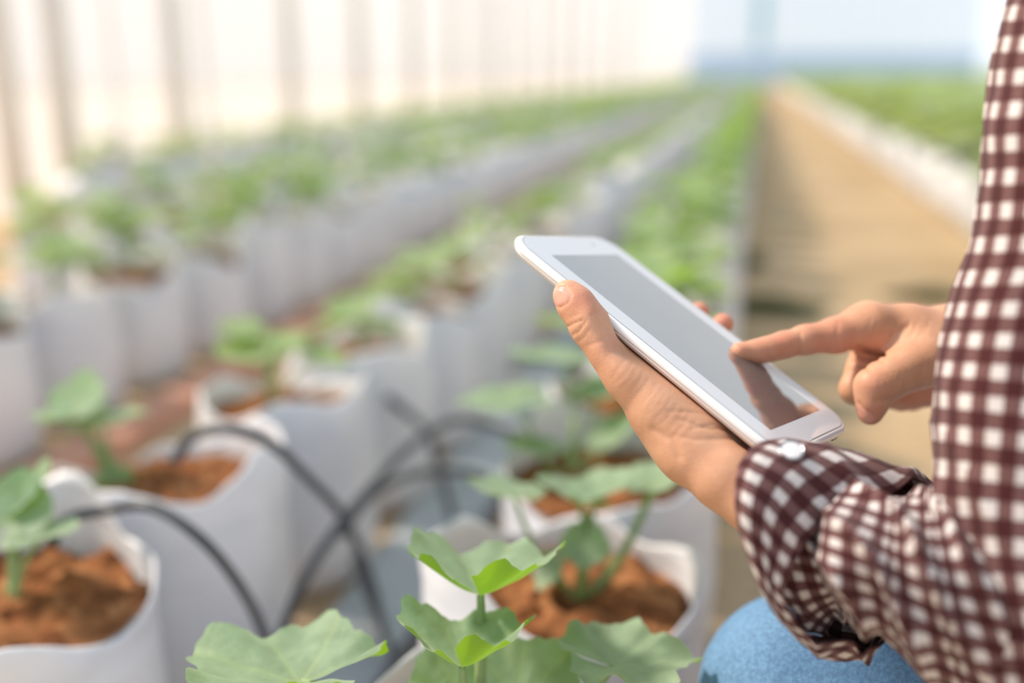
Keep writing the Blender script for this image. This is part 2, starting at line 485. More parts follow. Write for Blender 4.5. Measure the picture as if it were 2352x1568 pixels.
# ------------------------------------------------------------------ melon leaves and plants
def leaf_geo(R, cup=0.15, fold=0.05, wave=0.03, seed=0, nphi=72, nr=12, lobes=0.075, teeth=True, droop=0.0):
    """blade with the petiole joint at the origin, tip along +x, upper side +z; returns V, F, vein"""
    rs = np.random.RandomState(seed)
    A = math.radians(171)
    ph = np.linspace(-A, A, nphi + 1)
    o = rs.uniform(0, 6.28, 4)
    base = 0.62 + 0.38 * np.cos(ph * 0.5) ** 1.0
    lob = 1 + lobes * np.cos(ph * 5.0) * np.exp(-(ph / 2.4) ** 2) + 0.035 * np.sin(3 * ph + o[0])
    th = 1 + (0.016 * np.sin(ph * 17 + o[1]) + 0.014 * np.sin(ph * 27 + o[2]) + 0.012 * np.sin(ph * 41 + o[0]) if teeth else 0)
    rad = R * base * lob * th
    V = [(0, 0, 0)]; VE = [1.0]
    va = np.radians([0, 38, -38, 84, -84, 132, -132])
    for j in range(1, nr + 1):
        t = j / nr
        for i, a in enumerate(ph):
            rr = rad[i] * t
            x, y = rr * math.cos(a), rr * math.sin(a)
            rn = rr / R
            dv = np.min(np.abs(a - va)) * rn        # distance from nearest vein, relative
            ve = math.exp(-(dv / 0.022) ** 2) * (1 - 0.5 * t)
            z = R * (cup * rn ** 1.25 + fold * (min(dv * 3.2, 0.5)) * rn + wave * math.sin(5 * a + o[3]) * t ** 2.2
                     + 0.5 * wave * math.sin(11 * a + o[1]) * t ** 3 - droop * max(0, x / R) ** 2)
            z += R * 0.02 * noise.noise(Vector((x / R * 4 + seed, y / R * 4, seed * 1.3)))
            V.append((x, y, z)); VE.append(ve)
    W = nphi + 1
    F = [(0, 1 + i, 2 + i) for i in range(nphi)]
    for j in range(nr - 1):
        for i in range(nphi):
            q = 1 + j * W + i
            F.append((q, q + W, q + W + 1, q + 1))
    return V, F, VE


def frame(tip, nrm):
    x = Vector(tip).normalized(); z = Vector(nrm); z = (z - x * z.dot(x)).normalized(); y = z.cross(x)
    return Matrix((x, y, z)).transposed()


def leaf_part(name, attach, tip, nrm, R, petiole=None, pr=0.0022, m=None, parent=None, **kw):
    """blade plus its petiole as one leaf"""
    fr = frame(tip, nrm); at = Vector(attach)
    V, F, VE = leaf_geo(R, **kw)
    V = [fr @ Vector(v) + at for v in V]
    if petiole:
        pts = crom([tuple(Vector(p)) for p in petiole], 5)
        n = 8
        a, f2 = tube(pts, [pr * (1.25 - 0.35 * i / (len(pts) - 1)) for i in range(len(pts))], n)
        b0 = len(V); V += a; F += [tuple(i + b0 for i in f) for f in f2]; VE += [2.0] * len(a)
    me = mesh(name, V, F, m or M['leaf'])
    at_ = me.attributes.new('vein', 'FLOAT', 'POINT'); at_.data.foreach_set('value', np.array(VE, dtype=np.float32))
    return obj(name, me, parent)


def merge_leaves(items, name, m):
    V, F, E = [], [], []
    for (v, f, e) in items:
        b0 = len(V); V += v; F += [tuple(i + b0 for i in q) for q in f]; E += list(e)
    me = mesh(name, V, F, m)
    a = me.attributes.new('vein', 'FLOAT', 'POINT'); a.data.foreach_set('value', np.array(E, dtype=np.float32))
    return me


def seedling_spec(rs, n, hgt, R, spread=0.8, t0=0.25):
    """list of (attach, tip dir, normal, R, petiole points) for a young plant standing at the origin"""
    out = []
    stem = [(0, 0, 0)]
    lean = Vector((rs.uniform(-.25, .25), rs.uniform(-.25, .25), 1)).normalized()
    for k in range(5):
        stem.append(tuple(lean * hgt * 0.8 * (k + 1) / 5 + Vector((rs.uniform(-.006, .006), rs.uniform(-.006, .006), 0))))
    for k in range(n):
        t = t0 + (1 - t0) * k / max(1, n - 1)
        nd = Vector(stem[0]).lerp(Vector(stem[-1]), t)
        az = k * 2.4 + rs.uniform(-.4, .4)
        out_d = Vector((math.cos(az), math.sin(az), 0))
        Lp = hgt * rs.uniform(0.35, 0.6) * (1.15 - 0.5 * t)
        at = nd + out_d * Lp * spread + Vector((0, 0, Lp * rs.uniform(0.5, 0.9)))
        tip = (out_d + Vector((0, 0, rs.uniform(-.45, .15)))).normalized()
        nr = (Vector((0, 0, 1)) - out_d * rs.uniform(-.2, .45) + Vector((rs.uniform(-.25, .25), rs.uniform(-.25, .25), 0)))
        out.append((at, tip, nr, R * rs.uniform(0.7, 1.15) * (1.1 - 0.3 * t), [nd, nd.lerp(at, .5) + Vector((0, 0, .008)), at]))
    return stem, out


def foliage_variant(seed, n, hgt, R, nphi, nr):
    rs = random.Random(seed)
    stem, sp = seedling_spec(rs, n, hgt, R, 1.15 if n > 10 else 0.8, 0.08 if n > 10 else 0.25)
    items = []
    for k, (at, tip, nr_, RR, pet) in enumerate(sp):
        fr = frame(tip, nr_)
        V, F, E = leaf_geo(RR, cup=rs.uniform(.05, .3), wave=.05, seed=seed * 7 + k, nphi=nphi, nr=nr, teeth=nphi > 30)
        items.append(([tuple(fr @ Vector(v) + at) for v in V], F, E))
        a, f2 = tube(crom([tuple(p) for p in pet], 2), 0.002, 5)
        items.append(([tuple(x) for x in a], f2, [.9] * len(a)))
    stem_v = tube(stem, [.0042, .004, .0036, .0032, .003, .0025], 6)
    return items, stem_v


RB, HB, ZS = 0.112, 0.232, 0.206


def bag_geo(seed, n=48, low=False):
    rs = random.Random(seed)
    prof = [(0.0, 0.0), (0.78, 0.0), (0.93, 0.012), (1.0, 0.05), (1.02, 0.12), (1.0, 0.18), (0.97, 0.215), (0.965, 0.235), (0.95, 0.238), (0.94, 0.232), (0.925, 0.205), (0.90, 0.185)]
    if low: prof = [(0.0, 0.0), (0.85, 0.0), (1.0, 0.05), (1.0, 0.18), (0.965, 0.235), (0.93, 0.2)]
    V = [(0, 0, 0)]; F = []
    o = [rs.uniform(0, 6.28) for _ in range(6)]
    for j, (pr, z) in enumerate(prof[1:]):
        for k in range(n):
            a = 2 * PI * k / n
            t = z / 0.235
            rr = RB * pr * (1 + 0.035 * math.sin(2 * a + o[0]) + 0.02 * math.sin(3 * a + o[1]) * t)
            fo = 0.004 * noise.noise(Vector((math.cos(a) * 2.2 + seed, math.sin(a) * 2.2, z * 14))) + 0.0035 * noise.noise(Vector((math.cos(a) * 5 + seed, math.sin(a) * 5, z * 40 + 5)))
            rr += fo
            zz = z
            if z > 0.17:
                q = (z - 0.17) / 0.065
                zz = z + q * (0.018 * math.sin(a + o[2]) + 0.013 * math.sin(2 * a + o[3]) + 0.008 * math.sin(5 * a + o[4]) + .005 * noise.noise(Vector((a * 3, seed, 0))))
                rr += q * 0.006 * math.sin(4 * a + o[5])
            V.append((rr * math.cos(a), rr * math.sin(a), zz))
    for k in range(n): F.append((0, 1 + (k + 1) % n, 1 + k))
    for j in range(len(prof) - 2):
        for k in range(n):
            k2 = (k + 1) % n; b0 = 1 + j * n
            F.append((b0 + k, b0 + k2, b0 + n + k2, b0 + n + k))
    return V, F


def soil_geo(seed, n=72, m=26, low=False):
    if low: n, m = 10, 2
    V = [(0, 0, ZS + 0.012)]; F = []
    for j in range(1, m + 1):
        for k in range(n):
            a = 2 * PI * k / n; t = j / m
            rr = RB * 0.925 * t
            x, y = rr * math.cos(a), rr * math.sin(a)
            z = ZS + 0.01 * (1 - t * t)
            if not low:
                z += 0.012 * noise.noise(Vector((x * 34 + seed, y * 34, 0))) + 0.012 * (0.35 - noise.voronoi(Vector((x * 75, y * 75, seed)))[0][0])
            V.append((x, y, z))
    for k in range(n): F.append((0, 1 + k, 1 + (k + 1) % n))
    for j in range(m - 1):
        for k in range(n):
            k2 = (k + 1) % n; b0 = 1 + j * n
            F.append((b0 + k, b0 + n + k, b0 + n + k2, b0 + k2))
    return V, F


BAGS = [mesh('grow_bag', *bag_geo(s), M['bag']) for s in range(6)]
SOILS = [mesh('soil', *soil_geo(s), M['soil']) for s in range(4)]
BAGS_L = [mesh('grow_bag', *bag_geo(s + 20, 18, True), M['bag']) for s in range(4)]
SOILS_L = [mesh('soil', *soil_geo(s, low=True), M['soil']) for s in range(2)]


def build_variants(cnt, seed0, n, hgt, R, nphi, nr, m):
    out = []
    for s in range(cnt):
        it, st = foliage_variant(seed0 + s, n, hgt, R, nphi, nr)
        out.append((merge_leaves(it, 'foliage', m), mesh('stem', st[0], st[1], M['stem'])))
    return out


FOL_MID = build_variants(6, 100, 6, 0.13, 0.062, 26, 5, M['leaf_far'])
FOL_SMALL = build_variants(6, 200, 5, 0.10, 0.05, 20, 4, M['leaf_far'])
FOL_BIG = build_variants(5, 300, 16, 0.27, 0.078, 14, 3, M['leaf_bush'])

PITCH_Y = 0.24
ROWS = [  # name, X, first Y, label phrase, ground per-row foliage set, size
    (-0.128, 0.715, 'in the row left of the path', FOL_MID, 1.12),
    (-0.555, 0.60, 'in the second row left of the path', FOL_SMALL, 1.0),
    (-1.23, 1.29, 'in the third row left of the path', FOL_MID, 0.95),
    (-1.66, 2.10, 'in the fourth row left of the path', FOL_MID, 0.9),
    (-2.42, 3.30, 'in the fifth row left of the path', FOL_SMALL, 1.1),
    (-2.84, 3.9, 'in the row nearest to the left film wall', FOL_SMALL, 1.1),
    (0.925, 2.70, 'in the row right of the path', FOL_BIG, 1.0),
    (1.36, 3.3, 'in the second row right of the path', FOL_BIG, 1.05),
    (2.05, 4.4, 'in the third row right of the path', FOL_BIG, 1.1),
]
Y_IND = [10.6, 10.6, 9.6, 9.0, 8.7, 8.6, 10.6, 9.0, 8.8]
FAR_ROWS = [(2.65, FOL_BIG, 1.05), (3.3, FOL_BIG, 1.1), (3.95, FOL_BIG, 1.1), (4.6, FOL_BIG, 1.1), (5.3, FOL_BIG, 1.15), (6.0, FOL_BIG, 1.15), (6.7, FOL_BIG, 1.15), (7.5, FOL_BIG, 1.15)]
GROUP = 'melon seedlings in white grow bags'


def potted(x, y, label, fol, size, seed, low):
    rs = random.Random(seed)
    o = empty('potted_melon_plant', (x + rs.uniform(-.008, .008), y + rs.uniform(-.008, .008), 0), rs.uniform(0, 6.28))
    s = rs.uniform(.93, 1.0); o.scale = (s, s, rs.uniform(.94, 1.04))
    tag(o, label, 'potted plant', GROUP)
    obj('grow_bag', (BAGS_L if low else BAGS)[seed % (4 if low else 6)], o)
    obj('soil', (SOILS_L if low else SOILS)[seed % (2 if low else 4)], o)
    f, st = fol[seed % len(fol)]
    k = size * rs.uniform(.85, 1.2)
    for nm, me in (('foliage', f), ('stem', st)):
        c = obj(nm, me, o, (rs.uniform(-.01, .01), rs.uniform(-.01, .01), ZS + .004)); c.scale = (k, k, k)
    return o


NEAR_SKIP = set()      # (row, index) that are modelled by hand below
NEAR_SKIP |= {(0, 0), (0, 1), (1, 0), (1, 1)}
seed = 0
for ri, (x, y0, ph, fol, size) in enumerate(ROWS):
    i = 0
    y = y0
    while y < Y_IND[ri]:
        seed += 1
        if (ri, i) not in NEAR_SKIP:
            lab = (f'white-bagged melon plant, {ORD[i]} from the camera {ph}' if i < 12 else f'small distant white-bagged melon plant {ph}')
            potted(x, y, lab, fol, size, seed * 13 + ri, y > 3.2)
        i += 1; y += PITCH_Y
    # beyond the counted ones the row runs on as one mass per row
for ri, row in enumerate(ROWS + [(fx, 6.0 + fx * .4, '', ff, fs) for fx, ff, fs in FAR_ROWS]):
    x, y0, ph, fol, size = row
    y = y0
    if ri < len(ROWS):
        while y < Y_IND[ri]: y += PITCH_Y
    mb = MB(); items_v, items_f, mi = [], [], []
    V = []; F = []; MI = []; VE = []
    rs = random.Random(900 + ri)
    # simplified copies merged into one mass
    srcs = []
    for k in range(3):
        bv, bf = bag_geo(60 + k, 8, True)
        fm, _ = fol[k % len(fol)]
        fv = np.empty(len(fm.vertices) * 3, dtype=np.float32); fm.vertices.foreach_get('co', fv)
        srcs.append((np.array(bv), bf, fv.reshape(-1, 3), [tuple(p.vertices) for p in fm.polygons]))
    sn, sf = soil_geo(0, low=True)
    step = PITCH_Y
    while y < YF - 0.8:
        bv, bf, fv, ff = srcs[rs.randrange(3)]
        a = rs.uniform(0, 6.28); R2 = np.array([[math.cos(a), -math.sin(a), 0], [math.sin(a), math.cos(a), 0], [0, 0, 1]])
        off = np.array([x + rs.uniform(-.01, .01), y, 0])
        for vv, f_, m_ in ((bv, bf, 0), (np.array(sn), sf, 1), (fv * size * rs.uniform(.85, 1.2) + np.array([0, 0, ZS]), ff, 2)):
            if m_ == 2 and y > 20 and rs.random() < .0: continue
            b0 = sum(len(q) for q in V); V.append(vv @ R2.T + off)
            F += [tuple(i + b0 for i in q) for q in f_]; MI += [m_] * len(f_)
        y += step * (1 if y < 14 else 1.0)
        if y > 22: step = PITCH_Y * 1.5
    V = np.vstack(V)
    me = mesh('distant_plant_row', V, F, [M['bag'], M['soil'], M['leaf_bush'] if fol is FOL_BIG else M['leaf_far']], midx=MI)
    o = obj('distant_plant_row', me)
    lab = (f'blurred distant stretch of bags and plants {ph}' if ph else
           f'blurred green plants forming the {["fourth", "fifth", "sixth", "seventh", "eighth", "ninth", "tenth", "eleventh"][ri - len(ROWS)]} row right of the path')
    tag(o, lab, 'plants', kind='stuff')


# ------------------------------------------------------------------ near plants modelled leaf by leaf
def near_plant(x, y, label, bag_seed, leaves, stem_pts, bag_rot=0.0):
    """leaves: dicts in world space; the Empty stands at the bag's base"""
    o = empty('potted_melon_plant', (x, y, 0), 0)
    tag(o, label, 'potted plant', GROUP)
    bgo = obj('grow_bag', BAGS[bag_seed % 6], o); bgo.rotation_euler = (0, 0, bag_rot)
    so_ = obj('soil', SOILS[bag_seed % 4], o); so_.rotation_euler = (0, 0, bag_rot)
    loc = Vector((x, y, 0))
    if stem_pts:
        pts = crom([tuple(Vector(p) - loc) for p in stem_pts], 5)
        V, F = tube(pts, [0.0048 - 0.002 * i / len(pts) for i in range(len(pts))], 10)
        obj('stem', mesh('stem', V, F, M['stem']), o)
    for i, L in enumerate(leaves):
        L = dict(L)
        at, tip, nr = L.pop('at') - loc, L.pop('tip'), L.pop('n')
        pet = [Vector(p) - loc for p in L.pop('pet')] if 'pet' in L else None
        leaf_part('leaf', at, tip, nr, L.pop('R'), pet, parent=o, **L)
    return o


def CD(dx, dy, dz):
    """direction given as right, up, away from the camera"""
    return Vector(M3 @ np.array([dx, -dy, dz]))


def photo_leaf(at, tip_dir, nrm, R, pet=None, **kw):
    d = dict(at=U(*at), tip=CD(*tip_dir), n=CD(*nrm), R=R, **kw)
    if pet: d['pet'] = [U(*p) for p in pet] + [U(*at)]
    return d


# the plant at the bottom edge, whose bag is just below the picture
fg = [
    photo_leaf((1104, 1368, .575), (.30, -.05, .95), (-.02, 1, -.13), .050, [(1103, 1568, .585), (1106, 1450, .58)], cup=.60, droop=.22, fold=.10, wave=.06, seed=1, nphi=110, nr=16, pr=.0027),
    photo_leaf((1062, 1532, .545), (.25, -.02, .95), (.0, 1, -.08), .042, [(1062, 1640, .56), (1064, 1590, .55)], cup=.70, droop=.30, fold=.10, wave=.08, seed=2, nphi=110, nr=16, pr=.0024),
    photo_leaf((690, 1566, .55), (-.93, -.06, .35), (-.22, 1, .0), .062, [(1020, 1700, .57), (880, 1610, .555)], cup=.22, lobes=.15, fold=.12, wave=.08, seed=3, nphi=110, nr=16, pr=.0027),
    photo_leaf((1408, 1528, .58), (.96, -.10, .2), (.05, .97, -.18), .046, [(1230, 1720, .585), (1345, 1610, .582)], cup=.16, lobes=.16, fold=.12, wave=.09, seed=4, nphi=110, nr=16, pr=.0026),
    photo_leaf((1185, 1612, .585), (.7, .45, .5), (.2, .72, -.62), .042, [(1130, 1720, .585)], cup=.1, fold=.08, wave=.05, seed=5, nphi=100, nr=14),
    photo_leaf((1060, 1610, .60), (-.45, .7, .4), (-.1, .35, -.9), .036, [(1090, 1720, .59)], cup=.12, fold=.08, wave=.05, seed=6, nphi=100, nr=14),
]
px0, py0 = -0.150, 0.475
near_plant(px0, py0, 'melon plant with big sharp serrated leaves at the bottom edge, nearest to the camera', 3, fg,
           [Vector((px0, py0, ZS)), U(1115, 1740, .585), U(1104, 1600, .585), U(1103, 1500, .585)])

# first full bag in the path row: plant behind the sharp leaves
x1, y1 = ROWS[0][0], ROWS[0][1]
b1 = Vector((x1, y1, ZS + .01))
D1 = .80
pl1 = [
    photo_leaf((1330, 1150, .80), (-.9, .25, -.1), (0, 1, -0.16), 0.036, [(1335, 1375, .815), (1345, 1250, .80)], cup=.25, seed=11, nphi=60, nr=8),
    photo_leaf((1370, 1130, .80), (.9, .3, .2), (.1, 1, -0.17), 0.030, [(1338, 1370, .815), (1352, 1240, .80)], cup=.25, seed=12, nphi=60, nr=8),
    photo_leaf((1345, 1240, .79), (-.1, -.9, -.2), (0, 1, -0.35), 0.022, [(1340, 1300, .80)], cup=.2, seed=13, nphi=60, nr=8),
    photo_leaf((1180, 1140, .80), (-.9, .1, .1), (.2, 1, -0.10), 0.037, [(1325, 1390, .815), (1230, 1260, .80)], cup=.2, seed=14, nphi=60, nr=8),
    photo_leaf((1505, 1115, .82), (.6, .35, .5), (-.1, 1, -0.10), 0.032, [(1345, 1385, .815), (1430, 1270, .81)], cup=.25, seed=15, nphi=60, nr=8, pr=.0035),
    photo_leaf((1270, 1300, .79), (-.3, -.7, -.3), (-.5, 1, -0.24), 0.020, [(1322, 1385, .81)], cup=.2, seed=16, nphi=60, nr=8),
]
near_plant(x1, y1, 'bag of red-brown soil with a clump of petioles, behind the sharp leaves at the bottom', 1, pl1, [U(1335, 1385, .815), U(1338, 1300, .805), U(1345, 1180, .80)], .6)
# second bag of the path row
pl2 = [
    photo_leaf((1240, 1040, 1.02), (-.9, .0, -.2), (-.1, 1, -0.17), 0.040, [(1300, 1130, 1.04)], cup=.25, seed=21, nphi=60, nr=8),
    photo_leaf((1180, 925, 1.05), (-.95, -.1, -.1), (.05, 1, -0.21), 0.056, [(1300, 1130, 1.04), (1230, 1010, 1.04)], cup=.12, seed=22, nphi=60, nr=8),
    photo_leaf((1300, 830, 1.10), (-.9, .05, .2), (0, 1, -0.12), 0.063, [(1310, 1120, 1.04), (1320, 960, 1.06)], cup=.12, seed=23, nphi=60, nr=8),
    photo_leaf((1375, 910, 1.06), (.8, .3, .2), (.1, 1, -0.14), 0.043, [(1310, 1120, 1.04), (1350, 1010, 1.05)], cup=.25, seed=24, nphi=60, nr=8),
    photo_leaf((1400, 1010, 1.02), (.7, .5, .1), (-.3, 1, -0.24), 0.036, [(1310, 1120, 1.04)], cup=.2, seed=25, nphi=60, nr=8),
]
near_plant(x1, y1 + PITCH_Y, 'white bag with broad pale melon leaves behind the soil-filled bag, left of the wrist', 4, pl2, [U(1305, 1140, 1.04), U(1310, 1060, 1.04), U(1320, 960, 1.05)], 2.2)
# first two bags of the second row
x2, y2 = ROWS[1][0], ROWS[1][1]
pl3 = [
    photo_leaf((20, 1200, .80), (.1, .6, .5), (.1, 1, -0.17), 0.040, [(20, 1430, .80), (25, 1300, .80)], cup=.25, seed=31, nphi=60, nr=8),
    photo_leaf((90, 1235, .78), (.9, .1, -.1), (0, 1, -0.17), 0.032, [(25, 1430, .80), (50, 1310, .79)], cup=.15, seed=32, nphi=60, nr=8),
    photo_leaf((60, 1140, .82), (.4, .6, .4), (-.3, 1, -0.28), 0.032, [(25, 1430, .80), (40, 1250, .80)], cup=.2, seed=33, nphi=60, nr=8),
]
near_plant(x2, y2, 'white bag of crumbly brown soil cut off by the bottom left corner', 2, pl3, [U(20, 1440, .80), U(24, 1340, .80)], 1.2)
pl4 = [
    photo_leaf((180, 960, 1.02), (-.9, -.1, .0), (0, 1, -0.17), 0.043, [(275, 1130, 1.04), (215, 1030, 1.03)], cup=.2, seed=41, nphi=60, nr=8),
    photo_leaf((235, 975, 1.02), (.9, .15, .0), (.0, 1, -0.17), 0.045, [(278, 1130, 1.04), (250, 1040, 1.03)], cup=.12, seed=42, nphi=60, nr=8),
    photo_leaf((180, 930, 1.03), (.1, .6, .5), (-.1, 1, -0.24), 0.036, [(275, 1130, 1.04), (225, 1020, 1.03)], cup=.25, seed=43, nphi=60, nr=8),
    photo_leaf((265, 1110, 1.03), (-.3, .7, -.1), (-.4, 1, -0.28), 0.022, [(278, 1135, 1.04)], cup=.2, seed=44, nphi=60, nr=8),
]
near_plant(x2, y2 + PITCH_Y, 'white bag with leggy seedling bending left, beneath a black tube arch at left', 5, pl4, [U(285, 1140, 1.04), U(265, 1080, 1.035), U(225, 1020, 1.03)], 3.0)


# ------------------------------------------------------------------ drip tubes, ground sheets, weeds
def hose(pts, rad, label):
    P = crom([tuple(U(*p)) for p in pts], 10)
    V, F = tube([Vector(p) for p in P], rad, 12)
    tag(obj('drip_tube', mesh('drip_tube', V, F, M['hose'])), label, 'drip tube', 'black drip tubes between the rows')


hose([(120, 1250, .80), (150, 1195, .82), (240, 1172, .84), (350, 1165, .825), (470, 1245, .815), (560, 1360, .865), (612, 1470, .91), (640, 1568, .94)], .0046, 'black tube arching from the leggy seedling bag down to the ground')
hose([(400, 1060, .93), (440, 1005, .93), (520, 985, .91), (620, 1018, .92), (710, 1100, .98), (790, 1190, 1.07), (850, 1330, 1.13), (880, 1450, 1.12)], .0052, 'grey-black tube arching over the bag behind, second arch from the left')
hose([(640, 1480, .98), (690, 1350, .99), (770, 1220, 1.02), (860, 1110, 1.08), (960, 1010, 1.15), (1060, 965, 1.22), (1200, 1000, 1.3)], .0055, 'black tube rising from the left hoop towards the broad pale leaves')
hose([(780, 1230, 1.10), (850, 1140, 1.12), (930, 1095, 1.15), (1030, 1080, 1.18), (1110, 1095, 1.2), (1150, 1130, 1.22)], .005, 'low black tube arch between the two rows, left of the second path bag')
hose([(820, 850, 1.42), (900, 920, 1.38), (980, 990, 1.34), (1010, 1080, 1.32), (1040, 1190, 1.3)], .006, 'grey tube slanting down across the white bags left of the pale leaves')
hose([(800, 1250, 1.25), (850, 1380, 1.15), (890, 1470, 1.06), (930, 1540, .98)], .004, 'thin tube lying on the ground sheet left of the sharp leaves')


def main_pipe():
    pts = [(-.34 + .02 * math.sin(y * 1.3), y, .035) for y in np.linspace(.3, 30, 60)]
    V, F = tube(pts, .011, 10)
    tag(obj('supply_pipe', mesh('supply_pipe', V, F, M['hose'])), 'black supply pipe on the ground running between the two left rows', 'pipe')
main_pipe()


def ground_sheet(name, pts, seed, label, m):
    """a crumpled strip lying on the ground"""
    (xa, ya), (xb, yb), wd = pts
    n, k = 60, 10
    V = []; F = []
    for i in range(n + 1):
        for j in range(k + 1):
            t = i / n
            x = xa + (xb - xa) * t + (j / k - .5) * wd + .03 * noise.noise(Vector((t * 14, seed, j * .1)))
            y = ya + (yb - ya) * t
            V.append((x, y, .006 + .012 * abs(noise.noise(Vector((x * 14, y * 9, seed))))))
    for i in range(n):
        for j in range(k):
            a = i * (k + 1) + j; F.append((a, a + 1, a + k + 2, a + k + 1))
    tag(obj(name, mesh(name, V, F, m)), label, 'ground sheet')


ground_sheet('ground_sheet', ((-.39, .5), (-.40, 12), .13), 3, 'grey plastic sheet strip on the ground between the two rows left of the path', M['sheet'])
M['pinkboard'] = simple('reddish_board', (0.50, 0.25, 0.17), 0.8, var=0.2, scale=8)
V, F = box(-.04, .04, -.85, .75, 0, .03)
bd = obj('wooden_batten', mesh('wooden_batten', V, F, M['pinkboard'], False), None, (-1.04, 1.62, 0.0)); bd.rotation_euler = (0, 0, .02)
tag(bd, 'reddish-brown batten lying on the ground left of the second row', 'batten')


def weed_patch(px, py, wx, wy, label, seed):
    d = CAM_H / -(M3 @ np.array([(px - CX) / FPX, (py - CY) / FPX, 1]))[2]
    p = U(px, py, d)
    rs = random.Random(seed); V = []; F = []
    for i in range(2600):
        a = rs.uniform(0, 6.28); q = math.sqrt(rs.random())
        x, y = wx * q * math.cos(a), wy * q * math.sin(a)
        h = rs.uniform(.012, .04) * (1.2 - q); b0 = len(V); t = rs.uniform(0, 6.28); w2 = .008
        V += [(x - w2 * math.cos(t), y - w2 * math.sin(t), 0), (x + w2 * math.cos(t), y + w2 * math.sin(t), 0), (x + rs.uniform(-.01, .01), y + rs.uniform(-.01, .01), h)]
        F.append((b0, b0 + 1, b0 + 2))
    o = obj('low_weeds', mesh('low_weeds', V, F, M['weed']), None, (p.x, p.y, 0.001))
    tag(o, label, 'weeds', kind='stuff')


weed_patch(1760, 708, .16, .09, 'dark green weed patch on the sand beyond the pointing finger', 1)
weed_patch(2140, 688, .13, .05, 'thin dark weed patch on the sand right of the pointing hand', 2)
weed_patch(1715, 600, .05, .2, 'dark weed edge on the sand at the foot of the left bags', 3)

# ------------------------------------------------------------------ tablet
TR = np.array([[0.5738054624118207, -0.6819262757775233, 0.45356790639389144], [-0.07369508165520719, -0.5945573998513909, -0.800668803701823], [0.8156692505211884, 0.426002409249023, -0.3914148963283843]])
TT = np.array([0.0958616, -0.00504229, 0.55128608])


def TAB(x, y, z):
    """millimetres on the tablet (x across, y towards its top, z out of the screen) to camera axes"""
    return TR @ (np.array([x, y, z]) / 1000) + TT


def rrect(hx0, hx1, hy0, hy1, rad, n=10):
    """rounded rectangle outline, counter-clockwise"""
    P = []
    for (cx_, cy_, a0) in ((hx1 - rad, hy1 - rad, 0), (hx0 + rad, hy1 - rad, 90), (hx0 + rad, hy0 + rad, 180), (hx1 - rad, hy0 + rad, 270)):
        for k in range(n + 1):
            a = math.radians(a0 + 90 * k / n)
            P.append((cx_ + rad * math.cos(a), cy_ + rad * math.sin(a)))
    return P


def stack(levels, cap0=True, cap1=True):
    """levels: list of (outline, z)"""
    V = []; F = []; n = len(levels[0][0])
    for P, z in levels:
        V += [(x / 1000, y / 1000, z / 1000) for x, y in P]
    for j in range(len(levels) - 1):
        for k in range(n):
            k2 = (k + 1) % n
            F.append((j * n + k, j * n + k2, (j + 1) * n + k2, (j + 1) * n + k))
    if cap0: F.append(tuple(range(n - 1, -1, -1)))
    if cap1: F.append(tuple((len(levels) - 1) * n + k for k in range(n)))
    return V, F


